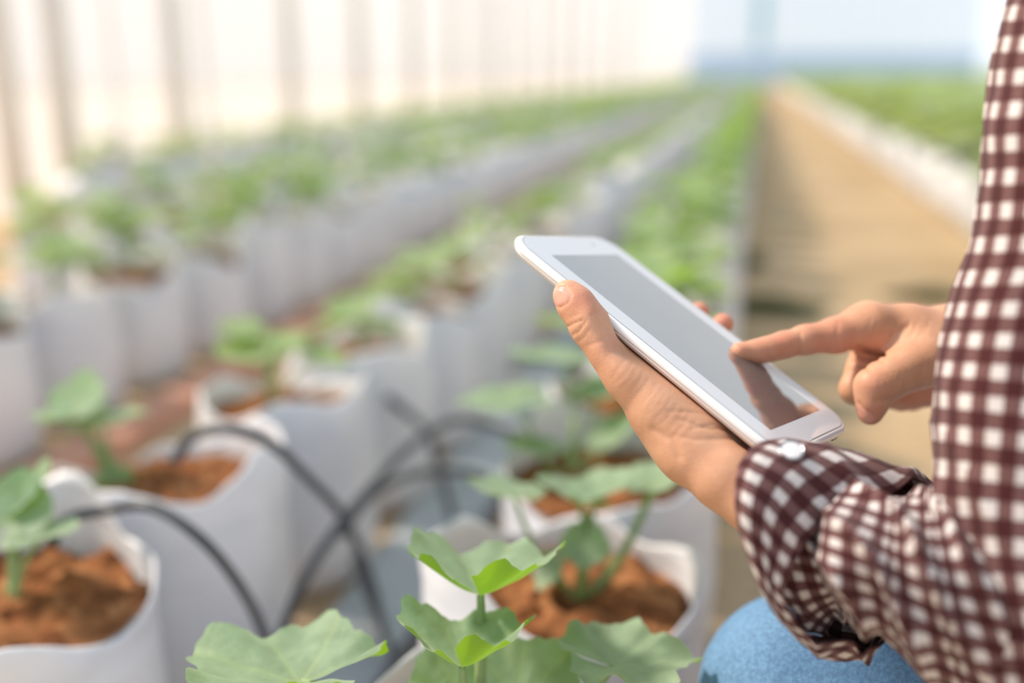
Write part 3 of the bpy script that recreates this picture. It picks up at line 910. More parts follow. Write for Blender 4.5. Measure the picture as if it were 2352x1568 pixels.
def build_tablet():
    t = empty('tablet')
    W = M3 @ TR
    mw = Matrix.Identity(4)
    p0 = M3 @ TT + CAMPOS
    for i in range(3):
        for j in range(3): mw[i][j] = W[i][j]
        mw[i][3] = p0[i]
    t.matrix_world = mw
    tag(t, 'white tablet with a dark glossy screen held in the left hand', 'tablet')
    X0, X1, Y0, Y1 = -55.0, 55.0, -94.0, 99.0
    def o(i, rad=17): return rrect(X0 + i, X1 - i, Y0 + i, Y1 - i, rad - min(i, 10) * .7)
    # back shell
    V, F = stack([(o(22), -10.8), (o(14), -10.6), (o(8), -9.7), (o(3.5), -7.8), (o(1.0), -5.6), (o(0.4), -4.6)], True, True)
    obj('back_shell', mesh('back_shell', V, F, M['white_body']), t)
    V, F = stack([(o(0.9), -4.7), (o(0.9), -4.35)], True, True)
    obj('shell_seam', mesh('shell_seam', V, F, M['seam'], False), t)
    V, F = stack([(o(0.3), -4.4), (o(0.0), -3.4), (o(0.0), -2.2), (o(0.5), -1.2), (o(1.5), -0.45), (o(2.6), -0.15), (o(3.1), -0.35)], True, True)
    obj('rim', mesh('rim', V, F, M['white_rim']), t)
    V, F = stack([(o(2.9), -0.6), (o(2.9), -0.12)], True, True)
    g = obj('glass_gasket', mesh('glass_gasket', V, F, M['seam'], False), t)
    V, F = stack([(o(3.4), -0.6), (o(3.4), -0.06), (o(3.7), 0.0)], True, True)
    obj('glass_front', mesh('glass_front', V, F, M['bezel'], False), t)
    sw, sh = 37.5, 76.8
    V = [(-sw / 1000, -sh / 1000, .00004), (sw / 1000, -sh / 1000, .00004), (sw / 1000, sh / 1000, .00004), (-sw / 1000, sh / 1000, .00004)]
    V, F = stack([([(-sw, -sh), (sw, -sh), (sw, sh), (-sw, sh)], -0.3), ([(-sw, -sh), (sw, -sh), (sw, sh), (-sw, sh)], 0.05)])
    obj('screen', mesh('screen', V, F, M['screen'], False), t)
    # small faint camera and speaker slot in the top bezel, port at the bottom edge, side key
    V, F = stack([([(24 + 1.1 * math.cos(a), 88 + 1.1 * math.sin(a)) for a in np.linspace(0, 2 * PI, 20)[:-1]], -0.1), ([(24 + 1.1 * math.cos(a), 88 + 1.1 * math.sin(a)) for a in np.linspace(0, 2 * PI, 20)[:-1]], 0.04)])
    obj('front_camera', mesh('front_camera', V, F, M['seam'], False), t)
    V, F = box(.026, .034, -.0936, -.0920, -.0060, -.0044)
    obj('charging_port', mesh('charging_port', V, F, M['dark'], False), t)
    V, F = stack([([( -55.4, 22), (-54.6, 22), (-54.6, 34), (-55.4, 34)], -5.6), ([(-55.6, 22), (-54.6, 22), (-54.6, 34), (-55.6, 34)], -3.6)])
    obj('side_key', mesh('side_key', V, F, M['seam'], False), t)
build_tablet()


# ------------------------------------------------------------------ person: hands as a sculpted distance field
class Field:
    def __init__(self, lo, hi, vs):
        self.lo = np.array(lo); self.vs = vs
        n = np.ceil((np.array(hi) - self.lo) / vs).astype(int) + 1
        ax = [self.lo[i] + vs * np.arange(n[i]) for i in range(3)]
        self.X, self.Y, self.Z = np.meshgrid(*ax, indexing='ij')
        self.X = self.X.astype(np.float32); self.Y = self.Y.astype(np.float32); self.Z = self.Z.astype(np.float32)
        self.d = np.full(self.X.shape, 1.0, dtype=np.float32)

    def cap(self, a, b_, ra, rb):
        a = np.array(a); d = np.array(b_) - a; L2 = float(d @ d) + 1e-12
        px, py, pz = self.X - a[0], self.Y - a[1], self.Z - a[2]
        t = np.clip((px * d[0] + py * d[1] + pz * d[2]) / L2, 0, 1)
        q = np.sqrt((px - t * d[0]) ** 2 + (py - t * d[1]) ** 2 + (pz - t * d[2]) ** 2)
        return q - (ra + (rb - ra) * t)

    def chain(self, pts, k=0.004):
        """pts: (xyz, radius)"""
        out = None
        for (a, ra), (b_, rb) in zip(pts[:-1], pts[1:]):
            c = self.cap(a, b_, ra, rb)
            out = c if out is None else smin(out, c, k)
        return out

    def join(self, f, k): self.d = smin(self.d, f, k)

    def carve(self, pts, r_, depth):
        """a soft crease along a polyline lying near the surface"""
        f = None
        for a, b_ in zip(pts[:-1], pts[1:]):
            c = self.cap(a, b_, 0, 0); f = c if f is None else np.minimum(f, c)
        self.d = self.d + 1.5 * depth * np.exp(-(f / (1.15 * r_)) ** 2)

    def crease(self, px, width, depth, dmax, dmin=0.0):
        """a soft groove along a line seen from the photograph's side, on the surface nearer than dmax"""
        px = np.array(px, dtype=np.float32)
        z0 = 0.53
        m = 45
        def sl(a, lo, hi, k):
            i0 = int(np.floor((lo - self.lo[k]) / self.vs)); i1 = int(np.ceil((hi - self.lo[k]) / self.vs)) + 1
            n = self.d.shape[k]; return slice(max(0, i0), min(n, max(i1, 0)))
        xs = np.concatenate([(px[:, 0] - m - CX) / FPX * z for z in (.47, .60)]); ys = np.concatenate([(px[:, 1] - m - CY) / FPX * z for z in (.47, .60)])
        xe = np.concatenate([(px[:, 0] + m - CX) / FPX * z for z in (.47, .60)]); ye = np.concatenate([(px[:, 1] + m - CY) / FPX * z for z in (.47, .60)])
        S_ = (sl(0, xs.min(), xe.max(), 0), sl(0, ys.min(), ye.max(), 1), sl(0, dmin, dmax, 2))
        X, Y, Z = self.X[S_], self.Y[S_], self.Z[S_]
        if X.size == 0: return
        u_, v_ = X / Z * FPX + CX, Y / Z * FPX + CY
        f = None
        for a, b_ in zip(px[:-1], px[1:]):
            d = b_ - a; t = np.clip(((u_ - a[0]) * d[0] + (v_ - a[1]) * d[1]) / (d @ d), 0, 1)
            q = (u_ - a[0] - t * d[0]) ** 2 + (v_ - a[1] - t * d[1]) ** 2
            f = q if f is None else np.minimum(f, q)
        self.d[S_] += depth * np.exp(-f / width ** 2)

    def mesh_(self):
        g = openvdb.FloatGrid(background=float(self.vs * 3))
        arr = np.clip(self.d, -self.vs * 3, self.vs * 3).astype(np.float32)
        g.copyFromArray(arr)
        P, Q = g.convertToQuads(isovalue=0.0)
        P = np.array(P) * self.vs + self.lo
        return P, np.array(Q)


def smin(a, b_, k):
    h = np.clip(0.5 + 0.5 * (b_ - a) / k, 0, 1)
    return b_ + (a - b_) * h - k * h * (1 - h)


def C(px, py, d, rmm): return (UC(px, py, d), rmm / 1000)


def orient(P, Q):
    """make face winding outward (signed volume > 0)"""
    a, b_, c = P[Q[:, 0]], P[Q[:, 1]], P[Q[:, 2]]
    if np.einsum('ij,ij->i', a, np.cross(b_, c)).sum() < 0: Q = Q[:, ::-1]
    return Q


def left_hand():
    f = Field((0.015, -0.06, 0.43), (0.205, 0.135, 0.66), 0.0009)
    fore = f.chain([C(1525, 955, .499, 13.8), C(1562, 1000, .496, 14.0), C(1592, 1040, .492, 14.6), C(1665, 1096, .484, 15.4), C(1740, 1148, .477, 16.0), C(1850, 1222, .468, 19)], .006)
    f.join(fore, .001)
    f.join(f.chain([C(1612, 985, .522, 13), C(1645, 1040, .516, 13.5), C(1700, 1085, .508, 14.5), C(1850, 1205, .490, 19)], .006), .009)
    # thenar and thumb
    f.join(f.chain([C(1562, 985, .500, 13.6), C(1508, 922, .501, 13.0), C(1446, 868, .503, 11.8)], .006), .010)
    th = f.chain([C(1449, 866, .503, 11.6), C(1420, 832, .505, 10.6), C(1394, 798, .507, 9.9), C(1362, 755, .510, 10.0), C(1350, 735, .511, 9.5), C(1322, 698, .514, 8.9), C(1304, 676, .516, 7.7)], .005)
    f.join(th, .006)
    # palm under the tablet
    T = lambda x, y, z, r_: (TAB(x, y, z), r_ / 1000)
    wr = C(1592, 1022, .502, 12.5)
    f.join(f.chain([wr, T(-42, -14, -25, 12.5)], .01), .016)
    f.join(f.chain([wr, T(-34, -30, -28, 12)], .01), .014)
    f.join(f.chain([C(1604, 1030, .510, 12.5), T(-24, -44, -30, 12)], .01), .014)
    f.join(f.chain([C(1618, 1030, .517, 12), T(-14, -56, -31, 11)], .01), .014)
    # web between thumb and index, up to the tablet edge
    f.join(f.chain([C(1405, 768, .514, 8.0), C(1430, 800, .513, 9.0), C(1475, 858, .512, 9.5), C(1540, 915, .512, 11), C(1600, 965, .512, 12)], .008), .010)
    # fingers wrap below and curl over the far edge
    def fing(pts, k): f.join(f.chain(pts, .004), k)
    fing([T(-42, -12, -25, 11), T(-2, 12, -20.5, 8.8), T(34, 22, -19, 7.8), T(56, 25, -14, 6.8), (UC(1606, 716, .622), .0062)], .006)
    fing([T(-34, -28, -28, 11), T(2, -8, -20.5, 9), T(36, 3, -19.5, 8), T(58, 6, -13, 7), (UC(1660, 743, .607), .0063)], .005)
    fing([T(-22, -44, -30, 11), T(8, -30, -21.5, 8.8), T(38, -22, -19.5, 7.8), T(54, -20, -15.5, 6.6)], .005)
    fing([T(-14, -56, -31, 10), T(10, -50, -21.5, 7.6), T(32, -46, -18.5, 6.6), T(44, -45, -17, 6)], .005)
    # tablet presses its shape into the palm: nothing of the hand inside the tablet body
    rel = np.stack([f.X - TT[0], f.Y - TT[1], f.Z - TT[2]], -1) @ TR.astype(np.float32)
    lx, ly, lz = rel[..., 0], rel[..., 1], rel[..., 2]
    inset = np.clip((-0.0046 - lz) / 0.0062, 0, 1) ** 2 * 0.014
    bx = np.maximum(np.maximum(np.abs(lx) - (0.0555 - inset), np.abs(ly - .0025) - (0.0970 - inset)), np.maximum(lz - 0.0002, -0.0110 - lz))
    cut = -bx
    f.d = np.maximum(f.d, cut + 0.0002)
    # away from the thumb tip the hand stays under the tablet's back edge
    zc = -0.0082 + 0.022 * np.clip((ly - 0.002) / 0.034, 0, 1) ** 1.2
    zc = zc + 0.05 * np.clip((lx + 0.02) / 0.03, 0, 1)
    f.d = -smin(-f.d, -(lz - zc), 0.005)
    # nail outline, joint creases, fine wrinkles of the palm heel and wrist
    f.crease([(1290, 704), (1308, 692), (1311, 674), (1298, 660), (1276, 660)], 3.2, .0007, .513)
    f.crease([(1262, 690), (1276, 705), (1290, 704)], 3.0, .0005, .513)
    for L_, w_, d_ in (([(1306, 750), (1320, 742), (1338, 735)], 3, .0007), ([(1318, 768), (1330, 760), (1346, 738)], 3, .0006), ([(1330, 781), (1343, 772), (1354, 755)], 3, .0004),
                       ([(1352, 793), (1375, 785), (1398, 770)], 4, .0003), ([(1360, 724), (1374, 716)], 3, .0005), ([(1312, 728), (1330, 722)], 3, .0003)):
        f.crease(L_, w_, d_, .513)
    rs = np.random.RandomState(2)
    for k in range(13):
        x = 1440 + k * 13 + rs.uniform(-5, 5); y = 822 + k * 12
        f.crease([(x, y), (x - 13 + rs.uniform(-4, 4), y + 22), (x - 34 + rs.uniform(-6, 6), y + 46)], 3.5, .00018, .520)
    for L_, w_, d_ in (([(1560, 962), (1620, 985), (1690, 986)], 4, .0005), ([(1590, 985), (1640, 975), (1694, 1004)], 4, .0004), ([(1535, 945), (1600, 948), (1650, 958)], 4, .0003),
                       ([(1500, 985), (1545, 1010), (1560, 1050)], 9, .0006), ([(1550, 1000), (1600, 1010), (1680, 1008)], 5, .0004)):
        f.crease(L_, w_, d_, .530)
    P, Q = f.mesh_()
    Q = orient(P, Q)
    return P, Q


def right_hand():
    f = Field((0.115, -0.035, 0.545), (0.365, 0.085, 0.69), 0.0009)
    idx = f.chain([C(1699, 808, .5655, 5.6), C(1742, 806, .5685, 6.2), C(1768, 801, .570, 6.7), C(1800, 792, .572, 7.2), C(1850, 780, .575, 8.2), C(1920, 770, .580, 10.2), C(1992, 752, .585, 13)], .004)
    f.join(idx, .001)
    J = lambda pts, k, k2=.008: f.join(f.chain(pts, k2), k)
    J([C(1996, 748, .585, 12.8), C(2080, 762, .590, 15.5), C(2190, 770, .597, 17.5), C(2330, 785, .615, 20)], .010)
    J([C(2005, 765, .602, 11.5), C(2190, 780, .612, 16)], .010)
    J([C(2028, 790, .618, 10.5), C(2190, 795, .624, 14)], .010)
    J([C(2055, 815, .632, 9.5), C(2190, 800, .632, 13)], .010)
    J([C(2190, 780, .615, 18), C(2330, 790, .63, 20)], .012)
    # curled fingers
    J([C(2005, 775, .602, 10.5), C(1985, 845, .597, 9.6), C(1965, 892, .593, 9.3)], .006, .004)
    f.join(f.chain([C(1965, 893, .593, 9.2), C(2040, 907, .5925, 7.4), C(2085, 908, .592, 6.8), C(2132, 908, .592, 5.8)], .004), .002)
    J([C(2028, 795, .618, 10), C(2000, 895, .612, 8.8)], .006, .004)
    f.join(f.chain([C(2000, 897, .612, 8.6), C(2070, 914, .608, 7.2), C(2138, 912, .606, 6)], .004), .002)
    J([C(2055, 820, .632, 9), C(2040, 900, .628, 7.6), C(2095, 916, .622, 6.6), C(2146, 908, .620, 5.6)], .005, .004)
    # thumb
    f.join(f.chain([C(2185, 800, .585, 17), C(2120, 828, .573, 14.5), C(2070, 853, .566, 12.2)], .008), .012)
    f.join(f.chain([C(2078, 850, .567, 12.4), C(2035, 872, .563, 11.0), C(2004, 888, .561, 10.0)], .006), .0045)
    f.join(f.chain([C(2006, 888, .561, 9.8), C(2004, 922, .561, 8.6), C(1999, 948, .562, 6.9)], .004), .004)
    # first web, finger joints, thumb nail edge, wrinkles on the back of the hand
    for L_, w_, d_ in (([(1975, 796), (2005, 810), (2036, 818)], 5, .0016), ([(1950, 806), (1990, 822), (2030, 830)], 5, .0010), ([(1945, 822), (1975, 840), (2000, 850)], 4, .0008),
                       ([(1838, 766), (1841, 790), (1838, 810)], 4, .0006), ([(1767, 806), (1766, 826)], 3.5, .0005), ([(1925, 742), (1922, 775), (1932, 808)], 5, .0004),
                       ([(2012, 922), (2030, 919), (2046, 913)], 3.5, .0008), ([(1974, 924), (1984, 938), (2000, 950), (2012, 962)], 3, .0008),
                       ([(2040, 790), (2052, 770), (2085, 750)], 8, .0005)):
        f.crease(L_, w_, d_, .592)
    for k in range(10):
        x = 2000 + k * 15; y = 735 + (k % 3) * 8
        f.crease([(x, y), (x - 5, y + 16), (x - 12, y + 30)], 3, .00025, .588)
    for k in range(9):
        x = 2030 + k * 14; y = 862 - k * 3
        f.crease([(x, y), (x - 9, y + 16), (x - 8, y + 30)], 3, .0002, .566)
    P, Q = f.mesh_()
    Q = orient(P, Q)
    return P, Q


def body_core():
    """trunk, upper arms, neck, head and legs, coarse, in world space"""
    f = Field((0.03, 0.12, -0.02), (1.0, 1.12, 1.16), 0.010)
    W = lambda x, y, z, r_: (np.array((x, y, z)), r_)
    cw = lambda px, py, d: np.array(U(px, py, d))
    f.join(f.chain([W(.62, .63, .24, .125), W(.57, .63, .45, .11), W(.54, .63, .66, .105), W(.535, .63, .72, .07), W(.53, .63, .80, .048)], .05), .02)
    sl = cw(2680, -270, .475); sr = np.array((.53, .80, .70))
    f.join(f.chain([(np.array((.54, .60, .70)), .07), (sl, .05)], .03), .05)
    f.join(f.chain([(np.array((.54, .66, .70)), .07), (sr, .055)], .03), .05)
    f.join(f.chain([(sl, .042), (cw(2570, 200, .452), .040), (cw(2440, 850, .448), .035), (cw(2400, 1250, .446), .031), (cw(2320, 1430, .448), .030), (cw(1950, 1280, .47), .019)], .01), .01)
    er = cw(2520, 800, .72)
    f.join(f.chain([(sr, .05), (er, .038), (cw(2400, 790, .64), .022)], .02), .02)
    # head: cranium, face, nose, ears; looking left and down at the tablet
    hc = np.array((.50, .63, .93)); fw = np.array((-.84, -.10, -.52)); up = np.array((-.52, 0.02, .85)); sd = np.array((.1, -1, 0.05))
    H = lambda a, b_, c: hc + fw * a + up * b_ + sd * c
    f.join(f.chain([(hc, .078), (H(-.03, .03, 0), .080)], .03), .03)
    f.join(f.chain([(H(.045, -.035, 0), .052), (H(.05, -.085, 0), .030)], .03), .03)
    f.join(f.chain([(H(.085, .0, 0), .010), (H(.105, -.035, 0), .011)], .01), .012)
    f.join(f.chain([(H(.082, -.062, .012), .008), (H(.082, -.062, -.012), .008)], .01), .010)
    for s in (1, -1):
        f.join(f.chain([(H(-.005, .012, .078 * s), .016), (H(-.002, -.03, .074 * s), .012)], .01), .008)
        f.carve([H(.082, .0, .03 * s), H(.082, .0, .034 * s)], .012, .006)
    f.join(f.chain([(np.array((.545, .63, .78)), .05), (H(-.02, -.06, 0), .05)], .02), .03)
    # kneeling legs: thighs forward, shins folded under
    for yy in (LEGY):
        f.join(f.chain([(np.array((.64, .63 + (yy - .63) * .75, .21)), .07), (np.array((KX, yy, .19)), .036)], .03), .04)
        f.join(f.chain([(np.array((KX, yy, .13)), .032), (np.array((.60, yy, .065)), .030), (np.array((.72, yy, .045)), .03)], .03), .02)
    P, Q = f.mesh_()
    return P, orient(P, Q)


LEGY = (0.56, 0.80)
KX = 0.22


def build_person():
    P1, Q1 = left_hand(); P2, Q2 = right_hand()
    n1, n2 = len(P1), len(P2)
    Pc = np.vstack([P1, P2])
    # flush of red at thumb side, finger tips and joints; nail patches
    fl = np.zeros(len(Pc), dtype=np.float32)
    def spot(c, rad, amt):
        nonlocal fl
        d = np.linalg.norm(Pc - c, axis=1); fl = np.maximum(fl, amt * np.exp(-(d / rad) ** 2))
    spot(UC(1335, 690, .508), .009, .55); spot(UC(1390, 790, .50), .012, .2)
    spot(UC(1695, 800, .565), .010, .35); spot(UC(1795, 785, .568), .009, .6); spot(UC(1745, 800, .565), .012, .35); spot(UC(1900, 790, .573), .02, .4)
    spot(UC(1995, 810, .58), .014, .5); spot(UC(2000, 880, .55), .010, .25); spot(UC(1990, 950, .556), .009, .5)
    spot(UC(2100, 905, .59), .016, .5); spot(UC(1660, 740, .605), .010, .6); spot(UC(1606, 712, .62), .010, .7)
    Q = np.vstack([Q1, Q2 + n1])
    cen = Pc[Q].mean(1)
    mi = np.zeros(len(Q), dtype=np.int32)
    def px_of(c): return np.stack([c[:, 0] / c[:, 2] * FPX + CX, c[:, 1] / c[:, 2] * FPX + CY], 1)
    pp = px_of(cen)
    def inpoly(p, poly):
        x, y = p[:, 0], p[:, 1]; ins = np.zeros(len(p), bool); n = len(poly)
        for i in range(n):
            (xa, ya), (xb, yb) = poly[i], poly[(i + 1) % n]
            c = ((ya > y) != (yb > y)) & (x < (xb - xa) * (y - ya) / (yb - ya + 1e-9) + xa)
            ins ^= c
        return ins
    nl = inpoly(pp, [(1255, 665), (1268, 656), (1294, 657), (1309, 668), (1310, 684), (1300, 694), (1288, 702), (1270, 706), (1255, 690)]) & (cen[:, 2] < .514)
    nr = inpoly(pp, [(1968, 926), (1982, 938), (1998, 948), (2011, 958), (2006, 968), (1990, 972), (1972, 965)]) & (cen[:, 2] < .561) & (np.arange(len(Q)) >= len(Q1))
    mi[nl | nr] = 1
    Pw = Pc @ M3.T + CAMPOS
    P3, Q3 = body_core()
    Pall = np.vstack([Pw, P3]); Qall = np.vstack([Q, Q3 + len(Pw)])
    mi = np.concatenate([mi, np.zeros(len(Q3), dtype=np.int32)]); fl = np.concatenate([fl, np.zeros(len(P3), dtype=np.float32)])
    me = mesh('person', Pall.tolist(), Qall.tolist(), [M['skin'], M['nail']], midx=mi.tolist())
    a = me.attributes.new('flush', 'FLOAT', 'POINT'); a.data.foreach_set('value', fl)
    o = obj('person', me)
    tag(o, 'kneeling person in a brown and white checked shirt and jeans holding and tapping a tablet', 'person')
    sm = o.modifiers.new('smooth', 'SMOOTH'); sm.factor = 0.5; sm.iterations = 1
    return o


PERSON = build_person()


# ------------------------------------------------------------------ clothes
NCHK = 24


def loft(rings, per, nth, amp=0.0, seed=0, nchk=NCHK, pitch=0.0125, fold_fn=None, world=False, u0=0.0):
    """rings: rows of (top px, top py, bottom px, bottom py, depth, half depth, near shift px, near shift py). Returns V, F, UV (per loop)"""
    R_ = crom(rings, per) if not world else rings
    V = []; n = nth
    for row in R_:
        tx, ty, bx, by, d, h, sx_, sy_ = row
        cx_, cy_ = (tx + bx) / 2, (ty + by) / 2
        for k in range(n):
            a = 2 * PI * k / n
            c_, s_ = math.cos(a), math.sin(a)
            px = cx_ + (tx - bx) / 2 * c_ + sx_ * max(s_, 0) - sx_ * 0.3 * max(-s_, 0)
            py = cy_ + (ty - by) / 2 * c_ + sy_ * max(s_, 0) - sy_ * 0.3 * max(-s_, 0)
            V.append(UC(px, py, d - h * s_))
    V = np.array(V).reshape(len(R_), n, 3)
    if fold_fn is not None: V = fold_fn(V)
    # lengthwise coordinate measured along the near side
    near = V[:, n // 4]
    L = np.concatenate([[0], np.cumsum(np.linalg.norm(np.diff(near, axis=0), axis=1))]) / pitch + u0
    F = []; UV = []
    m = len(R_)
    for i in range(m - 1):
        for k in range(n):
            k2 = (k + 1) % n
            F.append((i * n + k, (i + 1) * n + k, (i + 1) * n + k2, i * n + k2))
            v0, v1 = nchk * k / n, nchk * (k + 1) / n
            UV += [(L[i], v0), (L[i + 1], v0), (L[i + 1], v1), (L[i], v1)]
    return (V.reshape(-1, 3) @ M3.T + CAMPOS), F, UV


def nz(p, s, sd=0.0): return noise.noise(Vector((p[0] * s + sd, p[1] * s, p[2] * s)))


def sleeve_folds(V):
    m, n, _ = V.shape
    cen = V.mean(1, keepdims=True)
    out = V.copy()
    for i in range(m):
        t = i / (m - 1)
        for k in range(n):
            p = V[i, k]; dr = p - cen[i, 0]; dr = dr / (np.linalg.norm(dr) + 1e-9)
            a = 2 * PI * k / n
            px = p[0] / p[2] * FPX + CX; py = p[1] / p[2] * FPX + CY
            e = math.exp(-((px - 2080) / 190) ** 2 - ((py - 1330) / 240) ** 2)      # gathers in the crook and round the cuff
            q = nz(p, 26, seed_) * 0.0022 + nz(p, 60, 4) * 0.0012
            ridge = 1 - abs(math.sin((px * 0.8 - py * 0.55) * 0.032 + 2.2 * nz(p, 18, 9)))
            q += e * (0.014 * (ridge ** 2 - .4) + 0.007 * nz(p, 34, 2))
            out[i, k] = p + dr * q
    return out


seed_ = 3.0
cuff_rings = [
    (2108, 1108, 2015, 1488, .470, .038, -255, 25),
    (2050, 1068, 1990, 1505, .470, .041, -250, 5),
    (1960, 1032, 1955, 1520, .471, .044, -212, -20),
    (1880, 1016, 1925, 1518, .472, .044, -186, -38),
    (1825, 1014, 1900, 1508, .473, .041, -160, -48),
    (1796, 1028, 1885, 1490, .473, .036, -140, -48),
    (1812, 1052, 1888, 1465, .472, .032, -118, -42),
]
fore_rings = [
    (1812, 1054, 1888, 1463, .472, .031, -116, -42),
    (1870, 1100, 1925, 1425, .471, .026, -40, -10),
    (1945, 1115, 1965, 1410, .470, .028, -80, 0),
    (1985, 1112, 2005, 1450, .460, .043, -95, 0),
    (2060, 1125, 2070, 1505, .452, .047, -70, 0),
    (2125, 1135, 2190, 1600, .447, .049, -35, 0),
    (2230, 1130, 2400, 1680, .446, .049, 0, 0),
    (2420, 1200, 2520, 1680, .446, .045, 0, 0),
]
arm_rings = [
    (2330, 1800, 2620, 1840, .446, .044, 0, 0),
    (2240, 1640, 2660, 1680, .445, .049, 0, 0),
    (2180, 1420, 2660, 1450, .444, .052, 0, 0),
    (2142, 1200, 2660, 1240, .445, .053, 0, 0),
    (2138, 1030, 2690, 1090, .446, .053, 0, 0),
    (2152, 860, 2720, 900, .448, .052, 0, 0),
    (2178, 710, 2735, 700, .449, .051, 0, 0),
    (2228, 560, 2755, 540, .450, .051, 0, 0),
    (2252, 400, 2780, 380, .451, .051, 0, 0),
    (2262, 250, 2800, 230, .452, .051, 0, 0),
    (2290, 80, 2830, 60, .454, .051, 0, 0),
    (2340, -60, 2870, -110, .458, .052, 0, 0),
    (2440, -190, 2930, -360, .470, .052, 0, 0),
]


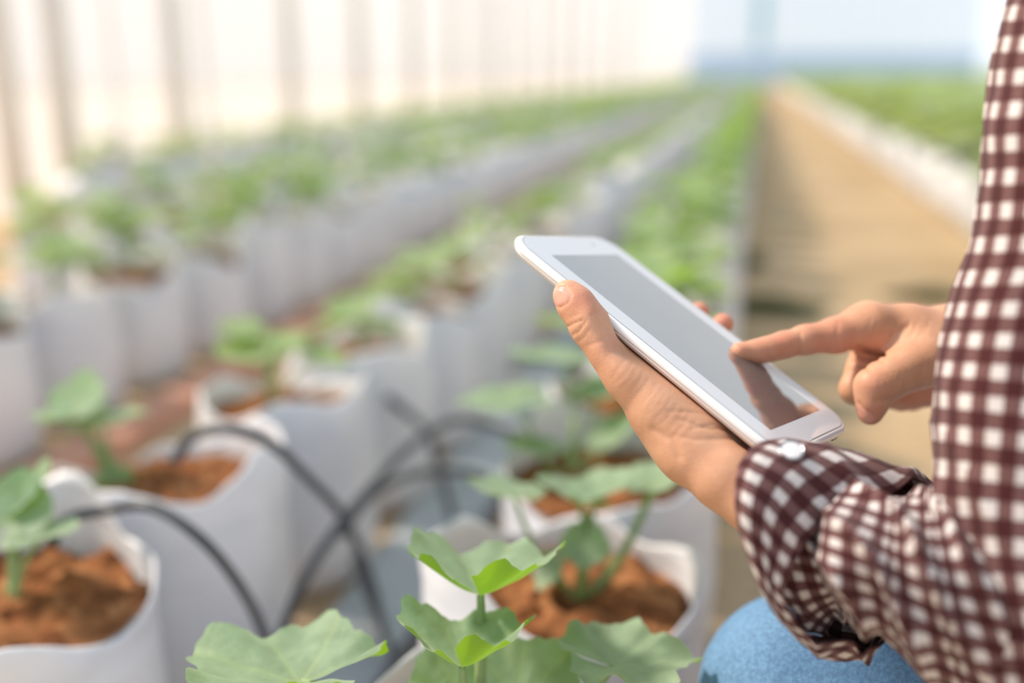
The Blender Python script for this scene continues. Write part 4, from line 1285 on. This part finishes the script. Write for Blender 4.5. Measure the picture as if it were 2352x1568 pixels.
def person_clothes():
    V = []; F = []; UV = []
    for rings_, per, nc, pt in ((cuff_rings, 14, 28, .0108), (fore_rings, 14, 26, .0112), (arm_rings, 12, 21, .0138)):
        a, f2, u2 = loft(rings_, per, 168, fold_fn=sleeve_folds, nchk=nc, pitch=pt)
        b0 = len(V); V += [tuple(x) for x in a]; F += [tuple(i + b0 for i in q) for q in f2]; UV += u2
    # trunk, shoulders and right sleeve of the shirt, open at neck, hem and cuff
    f = Field((0.05, 0.18, 0.10), (0.86, 1.10, 0.96), 0.0085)
    W = lambda x, y, z, r_: (np.array((x, y, z)), r_)
    cw = lambda px, py, d: np.array(U(px, py, d))
    f.join(f.chain([W(.64, .63, .12, .145), W(.62, .63, .24, .142), W(.57, .63, .45, .128), W(.54, .63, .66, .120), W(.535, .63, .73, .078), W(.53, .63, .82, .060)], .05), .02)
    f.join(f.chain([(np.array((.54, .60, .70)), .082), (cw(2680, -270, .475), .060), (cw(2610, 20, .455), .0465), (cw(2560, 200, .452), .045)], .02), .05)
    sr = np.array((.53, .80, .70)); er = cw(2520, 800, .72)
    f.join(f.chain([(np.array((.54, .66, .70)), .082), (sr, .066), (er, .052), (cw(2270, 798, .615), .034)], .02), .05)
    nk = (f.Z - (0.795 + 0.25 * (f.X - .53))) - 1.0 * np.clip(np.hypot(f.X - .53, f.Y - .63) - .10, 0, 1)
    f.d = np.maximum(f.d, nk)
    P, Q = f.mesh_(); Q = orient(P, Q)
    nr_ = np.cross(P[Q[:, 1]] - P[Q[:, 0]], P[Q[:, 2]] - P[Q[:, 0]])
    cq = P[Q].mean(1)
    keep = (cq[:, 2] > .135) & ~((cq[:, 2] > .783 + 0.25 * (cq[:, 0] - .53)) & (np.hypot(cq[:, 0] - .53, cq[:, 1] - .63) < .085))
    wc = cw(2262, 798, .612); keep &= np.linalg.norm(P[Q].mean(1) - wc, axis=1) > .030
    b0 = len(V); V += [tuple(p) for p in P]
    for q, n_ in zip(Q[keep], nr_[keep]):
        F.append(tuple(int(i) + b0 for i in q))
        ax = int(np.argmax(np.abs(n_))); o1, o2 = ((1, 2), (0, 2), (0, 1))[ax]
        UV += [(P[i][o1] / .0138, P[i][o2] / .0138) for i in q]
    me = mesh('checked_shirt', V, F, M['plaid'], uv={'loops': UV})
    sh = obj('checked_shirt', me, PERSON)
    sd = sh.modifiers.new('cloth', 'SOLIDIFY'); sd.thickness = 0.0011; sd.offset = 0
    sh['label'] = 'brown and white gingham shirt with rolled cuff'
    # button on the cuff
    from mathutils.bvhtree import BVHTree
    tree = BVHTree.FromPolygons([Vector(v) for v in V], F)
    eye = Vector(CAMPOS)
    hit, hn, _i, _d = tree.ray_cast(eye, (U(1816, 1040, 1.0) - eye).normalized())
    if hn.dot(eye - hit) < 0: hn = -hn
    nr = (hn * 1.2 + CD(0, .45, -.55)).normalized()
    bc = hit + nr * 0.0008
    fr = frame(CD(1, .3, .2), nr)
    def disc(levels, name, m, parent):
        V = []; F = []; n = 32
        for r_, z in levels:
            for k in range(n):
                an = 2 * PI * k / n
                V.append(fr @ Vector((r_ * math.cos(an), r_ * math.sin(an), z)) + bc)
        for j in range(len(levels) - 1):
            for k in range(n):
                k2 = (k + 1) % n; F.append((j * n + k, j * n + k2, (j + 1) * n + k2, (j + 1) * n + k))
        F.append(tuple(range(n - 1, -1, -1))); F.append(tuple((len(levels) - 1) * n + k for k in range(n)))
        return obj(name, mesh(name, V, F, m), parent)
    bt = disc([(.0054, 0), (.0058, .0006), (.0058, .0013), (.0055, .0018), (.0050, .0018), (.0048, .0012)], 'cuff_button', M['silver'], sh)
    bt['label'] = 'white pearl snap button with silver rim'
    disc([(.0047, .0009), (.0046, .0013), (.0036, .00142), (.0034, .00130), (.0032, .00142)], 'pearl_cap', M['pearl'], sh)
    # jeans
    f = Field((-0.07, 0.30, 0.0), (1.0, 1.0, 0.40), 0.0065)
    W = lambda x, y, z, r_: (np.array((x, y, z)), r_)
    f.join(f.chain([W(.67, .58, .21, .115), W(.67, .70, .21, .115)], .05), .02)
    k1 = np.array(U(1855, 1612, .60))
    f.join(f.chain([W(.64, .58, .22, .10), (k1 + np.array((.10, .01, .02)), .078), (k1, .066)], .03), .05)
    f.join(f.chain([(k1 + np.array((0.02, 0, -.03)), .06), W(.52, .56, .075, .05), W(.70, .57, .05, .04)], .03), .03)
    f.join(f.chain([W(.64, .70, .21, .10), W(.40, .80, .22, .08), W(KX + .05, .80, .17, .068)], .03), .05)
    f.join(f.chain([W(KX + .06, .80, .12, .06), W(.55, .80, .075, .05), W(.70, .78, .05, .04)], .03), .03)
    P, Q = f.mesh_(); Q = orient(P, Q)
    je = obj('jeans', mesh('jeans', P.tolist(), Q.tolist(), M['denim']), PERSON)
    s = je.modifiers.new('smooth', 'SMOOTH'); s.iterations = 6
    # hair: cap with a short tail
    f = Field((0.38, 0.48, 0.76), (0.72, 0.78, 1.10), 0.006)
    hc = np.array((.50, .63, .93)); fw = np.array((-.84, -.10, -.52)); up = np.array((-.52, 0.02, .85)); sd_ = np.array((.1, -1, 0.05))
    H = lambda a, b_, c: hc + fw * a + up * b_ + sd_ * c
    f.join(f.chain([(H(-.015, .028, 0), .088), (H(-.04, .02, 0), .088)], .02), .01)
    f.join(f.chain([(H(-.10, -.02, 0), .035), (H(-.13, -.09, 0), .028), (H(-.13, -.15, 0), .012)], .02), .03)
    f.join(f.chain([(H(-.04, -.03, .03), .062), (H(-.04, -.03, -.03), .062)], .02), .03)
    P, Q = f.mesh_(); Q = orient(P, Q)
    obj('hair', mesh('hair', P.tolist(), Q.tolist(), M['hair']), PERSON)


person_clothes()
